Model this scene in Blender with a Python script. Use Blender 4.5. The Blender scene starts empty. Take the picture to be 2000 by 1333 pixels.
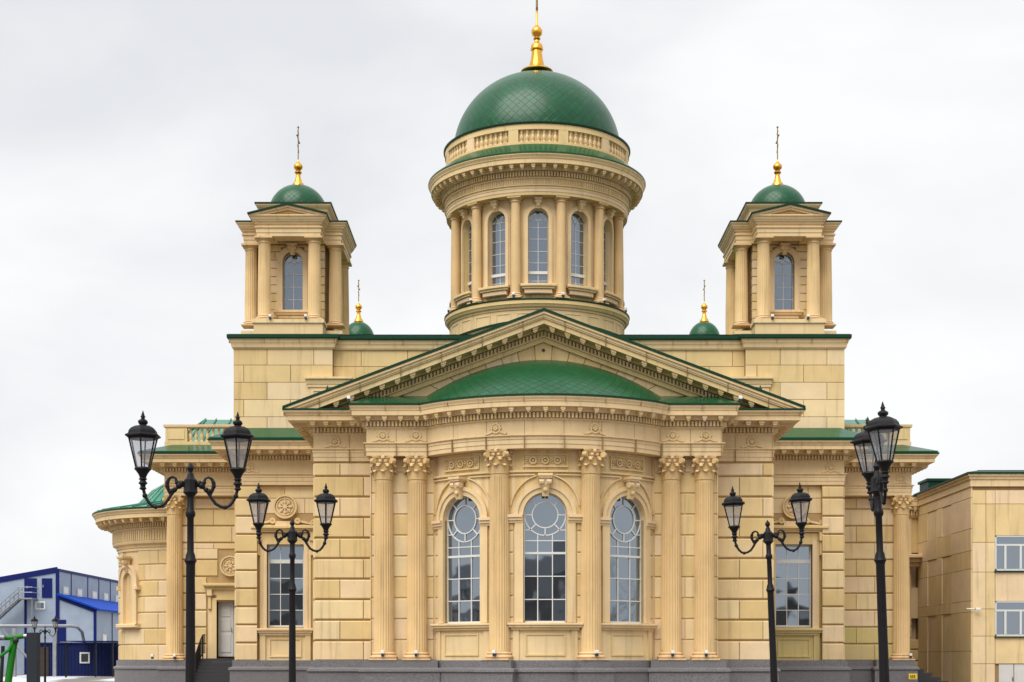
import bpy, bmesh, math, random
from math import sin, cos, pi, radians, sqrt, atan2, asin, acos
random.seed(7)
scn = bpy.context.scene
col = scn.collection
# ------------------------------------------------------------------ camera
EYE = 2.1; F = 3000.0; CX = 1.37
cam = bpy.data.cameras.new('camera'); camo = bpy.data.objects.new('camera', cam); col.objects.link(camo)
camo.location = (0, 0, EYE); camo.rotation_euler = (pi/2, 0, 0)
cam.lens = 36*F/2000; cam.sensor_width = 36; cam.shift_y = (1290-666.5)/2000
cam.clip_start = 0.1; cam.clip_end = 6000
scn.camera = camo
scn.render.resolution_x = 1024; scn.render.resolution_y = 682
# ------------------------------------------------------------------ world
W = bpy.data.worlds.new('World'); scn.world = W; W.use_nodes = True
nt = W.node_tree; nt.nodes.clear()
def N(nt, t, **k):
    n = nt.nodes.new(t)
    for a, b in k.items():
        if a.startswith('i_'): n.inputs[a[2:]].default_value = b
        else: setattr(n, a, b)
    return n
SUN_EL, SUN_AZ = radians(55), radians(-31)
out = N(nt, 'ShaderNodeOutputWorld'); bg = N(nt, 'ShaderNodeBackground'); bg.inputs['Strength'].default_value = 0.1
sky = N(nt, 'ShaderNodeTexSky'); sky.sky_type = 'NISHITA'; sky.sun_disc = False
sky.sun_elevation = SUN_EL; sky.sun_rotation = pi + SUN_AZ
tc = N(nt, 'ShaderNodeTexCoord'); mp = N(nt, 'ShaderNodeMapping'); mp.inputs['Scale'].default_value = (1, 1, 1.9); mp.inputs['Location'].default_value = (3.1, 1.7, 0.4)
no = N(nt, 'ShaderNodeTexNoise'); no.inputs['Scale'].default_value = 2.6; no.inputs['Detail'].default_value = 5; no.inputs['Roughness'].default_value = .5; no.inputs['Distortion'].default_value = .25
rp = N(nt, 'ShaderNodeValToRGB')
rp.color_ramp.elements[0].position = .36; rp.color_ramp.elements[0].color = (.775, .79, .82, 1)
rp.color_ramp.elements[1].position = .58; rp.color_ramp.elements[1].color = (.98, .98, .98, 1)
sep = N(nt, 'ShaderNodeSeparateXYZ')
mr = N(nt, 'ShaderNodeMapRange'); mr.inputs['From Min'].default_value = .42; mr.inputs['From Max'].default_value = 1; mr.inputs['To Min'].default_value = 9.5; mr.inputs['To Max'].default_value = 12.5
sc = N(nt, 'ShaderNodeVectorMath', operation='SCALE')
mx = N(nt, 'ShaderNodeMix', data_type='RGBA'); mx.inputs['Factor'].default_value = .95
L = nt.links.new
L(tc.outputs['Generated'], mp.inputs['Vector']); L(mp.outputs[0], no.inputs['Vector']); L(no.outputs['Fac'], rp.inputs['Fac'])
L(tc.outputs['Generated'], sep.inputs[0]); L(sep.outputs['Z'], mr.inputs['Value'])
L(rp.outputs['Color'], sc.inputs[0]); L(mr.outputs[0], sc.inputs['Scale'])
L(sky.outputs[0], mx.inputs['A']); L(sc.outputs[0], mx.inputs['B']); L(mx.outputs['Result'], bg.inputs['Color']); L(bg.outputs[0], out.inputs['Surface'])
sun = bpy.data.lights.new('sun', 'SUN'); sun.energy = 3.3; sun.angle = radians(50); sun.color = (1, .98, .93)
suno = bpy.data.objects.new('sun', sun); col.objects.link(suno)
suno.rotation_euler = (pi/2 - SUN_EL, 0, SUN_AZ)
scn.view_settings.view_transform = 'Standard'; scn.view_settings.look = 'None'; scn.view_settings.exposure = 0.14; scn.view_settings.gamma = 1

# ------------------------------------------------------------------ materials
def mat(name, base, rough=.7, metal=0, ior=1.5, noise=.0, nscale=2.0, bump=0, bscale=30, spec=None):
    m = bpy.data.materials.new(name); m.use_nodes = True; t = m.node_tree; b = t.nodes['Principled BSDF']
    b.inputs['Base Color'].default_value = (*base, 1); b.inputs['Roughness'].default_value = rough
    b.inputs['Metallic'].default_value = metal; b.inputs['IOR'].default_value = ior
    if spec is not None: b.inputs['Specular IOR Level'].default_value = spec
    g = N(t, 'ShaderNodeNewGeometry')
    if noise:
        n = N(t, 'ShaderNodeTexNoise'); n.inputs['Scale'].default_value = nscale; n.inputs['Detail'].default_value = 6
        t.links.new(g.outputs['Position'], n.inputs['Vector'])
        r = N(t, 'ShaderNodeMapRange'); r.inputs['From Min'].default_value = .3; r.inputs['From Max'].default_value = .7
        r.inputs['To Min'].default_value = 1-noise; r.inputs['To Max'].default_value = 1+noise
        t.links.new(n.outputs['Fac'], r.inputs['Value'])
        s = N(t, 'ShaderNodeVectorMath', operation='SCALE'); s.inputs[0].default_value = base
        t.links.new(r.outputs[0], s.inputs['Scale']); t.links.new(s.outputs[0], b.inputs['Base Color'])
    if bump:
        n = N(t, 'ShaderNodeTexNoise'); n.inputs['Scale'].default_value = bscale; n.inputs['Detail'].default_value = 4
        t.links.new(g.outputs['Position'], n.inputs['Vector'])
        bp = N(t, 'ShaderNodeBump'); bp.inputs['Strength'].default_value = bump; bp.inputs['Distance'].default_value = .02
        t.links.new(n.outputs['Fac'], bp.inputs['Height']); t.links.new(bp.outputs[0], b.inputs['Normal'])
    return m

def stone(name, c0, c1, c2, stain=.1, moss=0):
    m = bpy.data.materials.new(name); m.use_nodes = True; t = m.node_tree; b = t.nodes['Principled BSDF']; l = t.links.new
    b.inputs['Roughness'].default_value = .62; b.inputs['IOR'].default_value = 1.4
    g = N(t, 'ShaderNodeNewGeometry'); r = N(t, 'ShaderNodeValToRGB'); e = r.color_ramp.elements
    e[0].color = (*c0, 1); e[1].color = (*c2, 1); k = e.new(.45); k.color = (*c1, 1); k = e.new(.72); k.color = (c2[0]*.985, c2[1]*.95, c2[2]*1.12, 1)
    l(g.outputs['Random Per Island'], r.inputs['Fac'])
    n = N(t, 'ShaderNodeTexNoise'); n.inputs['Scale'].default_value = .55; n.inputs['Detail'].default_value = 7; n.inputs['Roughness'].default_value = .62
    l(g.outputs['Position'], n.inputs['Vector'])
    mr = N(t, 'ShaderNodeMapRange'); mr.inputs['From Min'].default_value = .3; mr.inputs['From Max'].default_value = .7
    mr.inputs['To Min'].default_value = 1-stain; mr.inputs['To Max'].default_value = 1+stain*.5
    l(n.outputs['Fac'], mr.inputs['Value'])
    # rain streaks
    mp = N(t, 'ShaderNodeMapping'); mp.inputs['Scale'].default_value = (4.5, 4.5, .30)
    n2 = N(t, 'ShaderNodeTexNoise'); n2.inputs['Scale'].default_value = 1.0; n2.inputs['Detail'].default_value = 5
    l(g.outputs['Position'], mp.inputs['Vector']); l(mp.outputs[0], n2.inputs['Vector'])
    mr2 = N(t, 'ShaderNodeMapRange'); mr2.inputs['From Min'].default_value = .55; mr2.inputs['From Max'].default_value = .75
    mr2.inputs['To Min'].default_value = 1; mr2.inputs['To Max'].default_value = 1-stain*1.8
    l(n2.outputs['Fac'], mr2.inputs['Value'])
    mm = N(t, 'ShaderNodeMath', operation='MULTIPLY'); l(mr.outputs[0], mm.inputs[0]); l(mr2.outputs[0], mm.inputs[1])
    s = N(t, 'ShaderNodeVectorMath', operation='SCALE'); l(r.outputs['Color'], s.inputs[0]); l(mm.outputs[0], s.inputs['Scale'])
    l(s.outputs[0], b.inputs['Base Color'])
    n3 = N(t, 'ShaderNodeTexNoise'); n3.inputs['Scale'].default_value = 18; n3.inputs['Detail'].default_value = 3
    l(g.outputs['Position'], n3.inputs['Vector'])
    bp = N(t, 'ShaderNodeBump'); bp.inputs['Strength'].default_value = .25; bp.inputs['Distance'].default_value = .01
    l(n3.outputs['Fac'], bp.inputs['Height']); l(bp.outputs[0], b.inputs['Normal'])
    return m

M = {}
M['stone'] = stone('beige_stone', (.63, .448, .198), (.68, .50, .235), (.735, .568, .302), .13)
M['trim'] = stone('cream_stone', (.645, .47, .213), (.685, .51, .242), (.73, .555, .29), .13)
M['shaft'] = stone('peach_stone', (.605, .41, .177), (.645, .445, .198), (.675, .475, .222), .15)
M['moss'] = stone('mossy_stone', (.51, .42, .16), (.54, .44, .165), (.57, .45, .18), .10)
M['groove'] = mat('groove_stone', (.42, .28, .125), .9, noise=.12)
M['bronze'] = mat('tarnished_gilding', (.30, .19, .07), .4, metal=.8, noise=.2)
M['joint'] = mat('joint_mortar', (.30, .19, .085), .9, noise=.1)
M['granite'] = mat('grey_granite', (.15, .14, .145), .45, noise=.45, nscale=26, bump=.15, bscale=60)
M['steps'] = mat('dark_granite_steps', (.028, .026, .028), .6, noise=.3, nscale=20)
M['green'] = mat('green_roof_paint', (.0015, .066, .024), .22, noise=.12, nscale=3, spec=.3)
M['greendark'] = mat('dark_green_edge', (.003, .035, .015), .45, noise=.1, spec=.2)
M['seam'] = mat('sky_paled_green_standing_seam', (.02, .17, .105), .18, noise=.15, nscale=2)  # green roof paint with the grazing sky reflection put into a paler teal base
M['gold'] = mat('gold_leaf', (.80, .40, .06), .22, metal=1, noise=.06, nscale=6)
M['white'] = mat('white_window_paint', (.62, .62, .60), .45)
M['iron'] = mat('black_cast_iron', (.007, .006, .007), .5, noise=.3, nscale=20, bump=.1, bscale=80, spec=.22)
M['door'] = mat('white_door_paint', (.58, .56, .53), .5, noise=.04)
M['flood'] = mat('white_lamp_case', (.75, .74, .70), .4)
M['black'] = mat('black_plastic', (.015, .015, .017), .5)
M['panelgrey'] = mat('pale_grey_panel', (.29, .345, .43), .5, noise=.08, nscale=1, spec=.2)
M['blue'] = mat('blue_trim_paint', (.007, .014, .105), .5, noise=.08, spec=.12)
M['blueroof'] = mat('bright_blue_roof', (.001, .05, .36), .6, noise=.06, spec=.1)
M['navy'] = mat('navy_container_paint', (.010, .017, .080), .55, noise=.15, nscale=1.5, spec=.12)
M['steel'] = mat('galvanised_steel', (.27, .28, .30), .45, metal=.3, noise=.15)
M['gympost'] = mat('charcoal_post_paint', (.022, .026, .033), .6, noise=.1, spec=.2)
M['gymgreen'] = mat('bright_green_paint', (.012, .17, .012), .45, noise=.1, spec=.25)
M['yellow'] = mat('yellow_sign', (.75, .52, .02), .5)
M['brown'] = mat('dark_brown_board', (.035, .02, .015), .7, noise=.2)
M['panelbeige'] = stone('beige_panel', (.70, .515, .25), (.735, .555, .28), (.775, .60, .32), .14)
M['fard'] = mat('far_building_wall', (.10, .085, .07), .8, noise=.3, nscale=.6)
M['farroof'] = mat('far_roof', (.03, .03, .035), .7)
M['bark'] = mat('dark_bark', (.05, .04, .03), .9, noise=.3, nscale=8)

def glass_mat(name, base, ior, wav=.03):
    m = mat(name, base, .03, ior=ior); t = m.node_tree; b = t.nodes['Principled BSDF']; b.inputs['Specular Tint'].default_value = (.78, .89, 1, 1)
    g = N(t, 'ShaderNodeNewGeometry'); n = N(t, 'ShaderNodeTexNoise'); n.inputs['Scale'].default_value = .9; n.inputs['Detail'].default_value = 1
    t.links.new(g.outputs['Position'], n.inputs['Vector'])
    bp = N(t, 'ShaderNodeBump'); bp.inputs['Strength'].default_value = wav; bp.inputs['Distance'].default_value = .2
    t.links.new(n.outputs['Fac'], bp.inputs['Height']); t.links.new(bp.outputs[0], b.inputs['Normal'])
    return m
M['glass'] = glass_mat('window_glass', (.022, .026, .034), 3.6)
M['glassd'] = glass_mat('dim_window_glass', (.04, .05, .075), 2.9)
def lamp_glass():
    m = bpy.data.materials.new('lantern_glass'); m.use_nodes = True; t = m.node_tree; t.nodes.clear()
    o = N(t, 'ShaderNodeOutputMaterial'); mx = N(t, 'ShaderNodeMixShader'); mx.inputs[0].default_value = .30
    a = N(t, 'ShaderNodeBsdfTransparent'); a.inputs[0].default_value = (.9, .9, .93, 1)
    p = N(t, 'ShaderNodeBsdfPrincipled'); p.inputs['Base Color'].default_value = (.50, .51, .53, 1); p.inputs['Roughness'].default_value = .12
    t.links.new(a.outputs[0], mx.inputs[1]); t.links.new(p.outputs[0], mx.inputs[2]); t.links.new(mx.outputs[0], o.inputs[0])
    return m
M['lglass'] = lamp_glass()

def diamond_mat():
    m = bpy.data.materials.new('green_diamond_tiles'); m.use_nodes = True; t = m.node_tree; b = t.nodes['Principled BSDF']; l = t.links.new
    uv = N(t, 'ShaderNodeUVMap'); sp = N(t, 'ShaderNodeSeparateXYZ'); l(uv.outputs[0], sp.inputs[0])
    def mth(op, a, c=None, v=None):
        n = N(t, 'ShaderNodeMath', operation=op); l(a, n.inputs[0])
        if c is not None: l(c, n.inputs[1])
        if v is not None: n.inputs[1].default_value = v
        return n.outputs[0]
    p = mth('ADD', sp.outputs[0], sp.outputs[1]); q = mth('SUBTRACT', sp.outputs[0], sp.outputs[1])
    def edge(x):
        f = mth('FRACT', x); g = mth('SUBTRACT', f, v=.5); a = mth('ABSOLUTE', g); return a   # .5 at the seam
    e = mth('MAXIMUM', edge(p), edge(q))
    mr = N(t, 'ShaderNodeMapRange'); mr.inputs['From Min'].default_value = .445; mr.inputs['From Max'].default_value = .485; l(e, mr.inputs['Value'])
    fp = mth('FLOOR', p); fq = mth('FLOOR', q); cb = N(t, 'ShaderNodeCombineXYZ'); l(fp, cb.inputs[0]); l(fq, cb.inputs[1])
    wn = N(t, 'ShaderNodeTexWhiteNoise', noise_dimensions='3D'); l(cb.outputs[0], wn.inputs['Vector'])
    rp = N(t, 'ShaderNodeValToRGB'); rp.color_ramp.elements[0].color = (.001, .058, .018, 1); rp.color_ramp.elements[1].color = (.0012, .078, .025, 1)
    l(wn.outputs['Value'], rp.inputs['Fac'])
    mx = N(t, 'ShaderNodeMix', data_type='RGBA'); l(mr.outputs[0], mx.inputs['Factor']); l(rp.outputs[0], mx.inputs['A']); mx.inputs['B'].default_value = (.001, .022, .010, 1)
    l(mx.outputs['Result'], b.inputs['Base Color'])
    b.inputs['Roughness'].default_value = .3; b.inputs['IOR'].default_value = 1.4
    # each tile slopes a little (overlap) + dents
    fpv = mth('FRACT', sp.outputs[1])
    nz = N(t, 'ShaderNodeTexNoise'); nz.inputs['Scale'].default_value = 2.5; g = N(t, 'ShaderNodeNewGeometry'); l(g.outputs['Position'], nz.inputs['Vector'])
    inv = mth('MULTIPLY', mr.outputs[0], v=-.45); hs = mth('ADD', inv, mth('MULTIPLY', wn.outputs['Value'], v=.25)); hs = mth('ADD', hs, mth('MULTIPLY', nz.outputs['Fac'], v=.8))
    bp = N(t, 'ShaderNodeBump'); bp.inputs['Strength'].default_value = .4; bp.inputs['Distance'].default_value = .025
    l(hs, bp.inputs['Height']); l(bp.outputs[0], b.inputs['Normal'])
    return m
M['diamond'] = diamond_mat()

def ground_mat():
    m = bpy.data.materials.new('snow_patched_ground'); m.use_nodes = True; t = m.node_tree; b = t.nodes['Principled BSDF']; l = t.links.new
    g = N(t, 'ShaderNodeNewGeometry'); mp = N(t, 'ShaderNodeMapping'); mp.inputs['Scale'].default_value = (.22, .05, .2); l(g.outputs['Position'], mp.inputs['Vector'])
    n = N(t, 'ShaderNodeTexNoise'); n.inputs['Scale'].default_value = 1; n.inputs['Detail'].default_value = 8; l(mp.outputs[0], n.inputs['Vector'])
    r = N(t, 'ShaderNodeValToRGB'); e = r.color_ramp.elements; e[0].position = .50; e[0].color = (.17, .15, .135, 1); e[1].position = .57; e[1].color = (.50, .52, .56, 1)
    # far from the square the snow has stayed; the square itself is swept
    sp = N(t, 'ShaderNodeSeparateXYZ'); l(g.outputs['Position'], sp.inputs[0])
    mr = N(t, 'ShaderNodeMapRange'); mr.inputs['From Min'].default_value = 70; mr.inputs['From Max'].default_value = 130; mr.inputs['To Min'].default_value = -.2; mr.inputs['To Max'].default_value = .03; l(sp.outputs['Y'], mr.inputs['Value'])
    a = N(t, 'ShaderNodeMath', operation='ADD'); l(n.outputs['Fac'], a.inputs[0]); l(mr.outputs[0], a.inputs[1]); l(a.outputs[0], r.inputs['Fac'])
    l(r.outputs[0], b.inputs['Base Color']); b.inputs['Roughness'].default_value = .9
    n2 = N(t, 'ShaderNodeTexNoise'); n2.inputs['Scale'].default_value = 1.5; n2.inputs['Detail'].default_value = 6; l(g.outputs['Position'], n2.inputs['Vector'])
    bp = N(t, 'ShaderNodeBump'); bp.inputs['Strength'].default_value = .6; bp.inputs['Distance'].default_value = .2; l(n2.outputs['Fac'], bp.inputs['Height']); l(bp.outputs[0], b.inputs['Normal'])
    return m
M['ground'] = ground_mat()

# ------------------------------------------------------------------ mesh helpers
def local(cx, cy, th=0.0):
    """flat frame: u to the right, d outward, z up; th = 0 faces the camera (-y)"""
    s, c = sin(th), cos(th)
    return lambda u, d, z: (cx + u*c + d*s, cy + u*s - d*c, z)
def cyl(cx, cy, R):
    def f(u, d, z):
        a = u/R
        return (cx + (R+d)*sin(a), cy - (R+d)*cos(a), z)
    f.curved = True
    return f

LAST = {}
def weld(mb, name):
    """joint lines go into the mesh of the stone they run across, as a second material"""
    o = LAST[name]; me = o.data; t = bpy.data.meshes.new('t'); t.from_pydata(mb.v, [], mb.f)
    bm = bmesh.new(); bm.from_mesh(me); n = len(bm.faces); bm.from_mesh(t); bm.faces.ensure_lookup_table()
    for f in bm.faces[n:]: f.material_index = 1; f.smooth = False
    bm.to_mesh(me); bm.free(); me.materials.append(M['joint']); bpy.data.meshes.remove(t)
class MB:
    def __init__(s): s.v = []; s.f = []; s.uv = {}
    def add(s, vs, fs):
        b = len(s.v); s.v += [tuple(p) for p in vs]; s.f += [tuple(i+b for i in f) for f in fs]
    def box(s, x0, x1, y0, y1, z0, z1):
        s.add([(x0,y0,z0),(x1,y0,z0),(x1,y1,z0),(x0,y1,z0),(x0,y0,z1),(x1,y0,z1),(x1,y1,z1),(x0,y1,z1)],
              [(0,3,2,1),(4,5,6,7),(0,1,5,4),(1,2,6,5),(2,3,7,6),(3,0,4,7)])
    def mbox(s, fn, u0, u1, d0, d1, z0, z1, ch=0, n=1, chu=None):
        """box in a mapped frame, d1 = outer face, ch = chamfer of the outer face"""
        if u1-u0 < 1e-4 or z1-z0 < 1e-4: return
        ch = min(ch, (u1-u0)*.3, (z1-z0)*.3); cu = ch if chu is None else min(chu, ch)
        vs = []; fs = []
        for i in range(n+1):
            t = i/n; u = u0+(u1-u0)*t; uf = u0+cu+(u1-u0-2*cu)*t
            if ch: vs += [fn(u,d0,z0), fn(u,d1-ch,z0), fn(uf,d1,z0+ch), fn(uf,d1,z1-ch), fn(u,d1-ch,z1), fn(u,d0,z1)]
            else: vs += [fn(u,d0,z0), fn(u,d1,z0), fn(u,d1,z1), fn(u,d0,z1)]
        k = 6 if ch else 4
        for i in range(n):
            a = i*k; b = a+k
            for j in range(k):
                j2 = (j+1) % k
                fs.append((a+j, b+j, b+j2, a+j2))
        fs.append(tuple(range(k))[::-1]); fs.append(tuple(n*k+j for j in range(k)))
        s.add(vs, fs)
    def prism(s, pts, fn0, fn1):
        """pts 2D polygon; fn0/fn1 map a point to the two ends"""
        n = len(pts); vs = [fn0(p) for p in pts]+[fn1(p) for p in pts]
        fs = [tuple(range(n))[::-1], tuple(range(n, 2*n))]+[(i, (i+1) % n, n+(i+1) % n, n+i) for i in range(n)]
        s.add(vs, fs)
    def strip(s, fn, a, b, d0, d1, closed=False):
        """solid band between the point lists a and b ((u,z) each)"""
        n = len(a); vs = []; fs = []
        for p, q in zip(a, b): vs += [fn(p[0],d0,p[1]), fn(p[0],d1,p[1]), fn(q[0],d1,q[1]), fn(q[0],d0,q[1])]
        m = n if closed else n-1
        for i in range(m):
            x = i*4; y = ((i+1) % n)*4
            for j in range(4): fs.append((x+j, y+j, y+(j+1) % 4, x+(j+1) % 4))
        if not closed: fs += [(3,2,1,0), tuple((n-1)*4+j for j in range(4))]
        s.add(vs, fs)
    def ring(s, fn, uc, zc, r0, r1, d0, d1, a0=0, a1=2*pi, n=32):
        cl = abs(a1-a0-2*pi) < 1e-6; m = n if cl else n+1
        A = [(uc+r0*cos(a0+(a1-a0)*i/n), zc+r0*sin(a0+(a1-a0)*i/n)) for i in range(m)]
        B = [(uc+r1*cos(a0+(a1-a0)*i/n), zc+r1*sin(a0+(a1-a0)*i/n)) for i in range(m)]
        s.strip(fn, A, B, d0, d1, cl)
    def bar(s, fn, u0, z0, u1, z1, t, d0, d1):
        L = sqrt((u1-u0)**2+(z1-z0)**2) or 1; nx, nz = -(z1-z0)/L*t/2, (u1-u0)/L*t/2
        s.strip(fn, [(u0-nx,z0-nz),(u1-nx,z1-nz)], [(u0+nx,z0+nz),(u1+nx,z1+nz)], d0, d1)
    def lathe(s, c, prof, n=24, a0=0, a1=2*pi, mod=None, uvk=None, cap=True, rot=0):
        """prof = [(r,z)] bottom to top"""
        cl = abs(a1-a0-2*pi) < 1e-6; m = n if cl else n+1; base = len(s.v); fb = len(s.f)
        vs = []
        for (r, z) in prof:
            for i in range(m):
                a = a0+(a1-a0)*i/n+rot; rr = r*(mod(a, z) if mod else 1)
                vs.append((c[0]+rr*cos(a), c[1]+rr*sin(a), c[2]+z))
        fs = []
        for k in range(len(prof)-1):
            for i in range(n):
                j = (i+1) % m
                fs.append((k*m+i, k*m+j, (k+1)*m+j, (k+1)*m+i))
        if uvk:
            v = 0; V = [0]
            for k in range(1, len(prof)):
                r0, z0 = prof[k-1]; r1, z1 = prof[k]; ds = sqrt((r1-r0)**2+(z1-z0)**2); v += ds/max(.02, (r0+r1)/2); V.append(v)
            for k in range(len(prof)-1):
                for i in range(n):
                    U0 = uvk*i/n*(a1-a0)/(2*pi); U1 = uvk*(i+1)/n*(a1-a0)/(2*pi); f = uvk/(2*pi)
                    s.uv[fb+k*n+i] = [(U0,V[k]*f),(U1,V[k]*f),(U1,V[k+1]*f),(U0,V[k+1]*f)]
        s.add(vs, fs)
        if cap and cl:
            s.add([], [])
            s.f.append(tuple(base+i for i in range(m))[::-1]); s.f.append(tuple(base+(len(prof)-1)*m+i for i in range(m)))
    def tube(s, pts, rad, n=8, cap=True):
        from mathutils import Vector
        P = [Vector(p) for p in pts]; R = rad if isinstance(rad, (list, tuple)) else [rad]*len(P); base = len(s.v)
        up = Vector((0,0,1)); last = None; vs = []
        for i, p in enumerate(P):
            t = (P[min(i+1, len(P)-1)]-P[max(i-1, 0)]).normalized()
            if last is None:
                a = t.cross(up)
                if a.length < .01: a = t.cross(Vector((1,0,0)))
            else: a = last-t*last.dot(t)
            a.normalize(); last = a; b = t.cross(a)
            for k in range(n):
                w = 2*pi*k/n; q = p+(a*cos(w)+b*sin(w))*R[i]; vs.append(tuple(q))
        fs = []
        for i in range(len(P)-1):
            for k in range(n): fs.append((i*n+k, i*n+(k+1) % n, (i+1)*n+(k+1) % n, (i+1)*n+k))
        if cap: fs += [tuple(range(n))[::-1], tuple((len(P)-1)*n+k for k in range(n))]
        s.add(vs, fs)
    def sweep(s, path, prof, closed=False, cap=True):
        n = len(path); m = len(prof); vs = []
        for i in range(n): 
            mx_, my_ = mitre(path, i, closed)
            for (o, z) in prof: vs.append((path[i][0]+mx_*o, path[i][1]+my_*o, z))
        fs = []
        for i in range(n if closed else n-1):
            a = i*m; b = ((i+1) % n)*m
            for j in range(m): fs.append((a+j, b+j, b+(j+1) % m, a+(j+1) % m))
        if not closed and cap: fs += [tuple(range(m))[::-1], tuple((n-1)*m+j for j in range(m))]
        s.add(vs, fs)
    def sphere(s, c, r, n=12, sz=1):
        s.lathe(c, [(r*max(.02,cos(-pi/2+pi*k/8)), r*sz*sin(-pi/2+pi*k/8)) for k in range(9)], n)
    def build(s, name, m, parent=None, smooth=None, loc=None):
        me = bpy.data.meshes.new(name); me.from_pydata(s.v, [], s.f); me.materials.append(m)
        if s.uv:
            uvl = me.uv_layers.new(name='UVMap')
            for fi, co in s.uv.items():
                p = me.polygons[fi]
                for k, li in enumerate(p.loop_indices): uvl.data[li].uv = co[k]
        bm = bmesh.new(); bm.from_mesh(me); bmesh.ops.recalc_face_normals(bm, faces=bm.faces); bm.to_mesh(me); bm.free()
        if smooth:
            for p in me.polygons: p.use_smooth = True
            me.set_sharp_from_angle(angle=radians(smooth))
        o = bpy.data.objects.new(name, me); col.objects.link(o); LAST[name] = o
        if parent is not None: o.parent = parent
        if loc: o.location = loc
        return o

def seg_n(a, b):
    dx, dy = b[0]-a[0], b[1]-a[1]; L = sqrt(dx*dx+dy*dy) or 1
    return (dy/L, -dx/L)
def mitre(path, i, closed=False):
    n = len(path); ns = []
    if i > 0 or closed: ns.append(seg_n(path[i-1], path[i]))
    if i < n-1 or closed: ns.append(seg_n(path[i], path[(i+1) % n]))
    if len(ns) == 1: return ns[0]
    d = 1+ns[0][0]*ns[1][0]+ns[0][1]*ns[1][1]
    return ((ns[0][0]+ns[1][0])/d, (ns[0][1]+ns[1][1])/d)
def offset(path, o, closed=False):
    r = []
    for i, p in enumerate(path):
        m = mitre(path, i, closed); r.append((p[0]+m[0]*o, p[1]+m[1]*o))
    return r
def chains(path, closed=False):
    P = list(path)+([path[0]] if closed else []); out = []; cur = [P[0]]
    for i in range(1, len(P)):
        cur.append(P[i])
        if i < len(P)-1:
            a = seg_n(P[i-1], P[i]); b = seg_n(P[i], P[i+1])
            if a[0]*b[0]+a[1]*b[1] < .94: out.append(cur); cur = [P[i]]
    out.append(cur); return out
def along(path, sp, closed=False, end=.5):
    """evenly spaced (x, y, angle) on a path, restarting at sharp corners"""
    res = []
    for ch in chains(path, closed):
        D = [0]
        for a, b in zip(ch, ch[1:]): D.append(D[-1]+sqrt((b[0]-a[0])**2+(b[1]-a[1])**2))
        T = D[-1]; k = max(1, int(round(T/sp))); k0 = 0
        for i in range(k):
            t = T*(i+end)/k
            j = 0
            while j < len(D)-2 and D[j+1] < t: j += 1
            f = (t-D[j])/((D[j+1]-D[j]) or 1); a, b = ch[j], ch[j+1]
            n = seg_n(a, b); res.append((a[0]+(b[0]-a[0])*f, a[1]+(b[1]-a[1])*f, atan2(n[0], -n[1])))
    return res
def arc(cx, cy, R, a0, a1, n=24):
    return [(cx+R*sin(a0+(a1-a0)*i/n), cy-R*cos(a0+(a1-a0)*i/n)) for i in range(n+1)]

def empty(name, label=None, cat=None, loc=(0,0,0), rz=0, group=None):
    o = bpy.data.objects.new(name, None); col.objects.link(o); o.location = loc; o.rotation_euler = (0,0,rz)
    if label: o['label'] = label
    if cat: o['category'] = cat
    if group: o['group'] = group
    return o
def tag(o, label, cat, group=None):
    o['label'] = label; o['category'] = cat
    if group: o['group'] = group
    return o
def copy_tree(o, parent=None):
    c = o.copy(); col.objects.link(c); c.parent = parent
    for ch in list(o.children): copy_tree(ch, c)
    return c

# ---------------------------------------------------------------- blocks, arches
def blocks(mb, fn, u0, u1, z0, z1, h=.8955, gh=.07, gv=.025, proj=.07, ch=.035, Lb=2.0, holes=(), curved=False, zb=2.1, seed=0, d0=0.0):
    k0 = int(math.floor((z0-zb)/h+1e-6)); rnd = random.Random(seed)
    k = k0
    while zb+k*h < z1-1e-3:
        za, zc = max(z0, zb+k*h), min(z1, zb+(k+1)*h)
        cuts = sorted(set([za, zc]+[c for hl in holes for c in hl[2:4] if za+.02 < c < zc-.02]))
        off = (Lb/2 if k % 2 else 0)+.17*Lb
        for a, b in zip(cuts, cuts[1:]):
            if b-a < .08: continue
            mid = (a+b)/2; iv = [(u0, u1)]
            for hl in holes:
                if hl[2] < mid < hl[3]:
                    nv = []
                    for (p, q) in iv:
                        if hl[1] <= p or hl[0] >= q: nv.append((p, q)); continue
                        if hl[0] > p: nv.append((p, hl[0]))
                        if hl[1] < q: nv.append((hl[1], q))
                    iv = nv
            for (p, q) in iv:
                js = [p]; x = math.floor((p-off)/Lb)*Lb+off
                while x < q-.25:
                    if x > p+.25: js.append(x)
                    x += Lb
                js.append(q)
                for s0, s1 in zip(js, js[1:]):
                    g0 = gv/2 if s0 != p else 0; g1 = gv/2 if s1 != q else 0
                    n = max(1, int((s1-s0)/.3)) if curved else 1
                    zt = b-gh if abs(b-zc) < 1e-6 else b
                    mb.mbox(fn, s0+g0, s1-g1, d0, d0+proj, a, zt, ch, n, chu=.006 if (s0 != p and s1 != q) else .012)
        k += 1
def arch_pts(uc, w, zb, zs, n=16, W=None):
    """outline of an arched opening from lower left round to lower right"""
    return [(uc-w, zb)]+[(uc-w*cos(pi*i/n), zs+w*sin(pi*i/n)) for i in range(n+1)]+[(uc+w, zb)]
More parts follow.
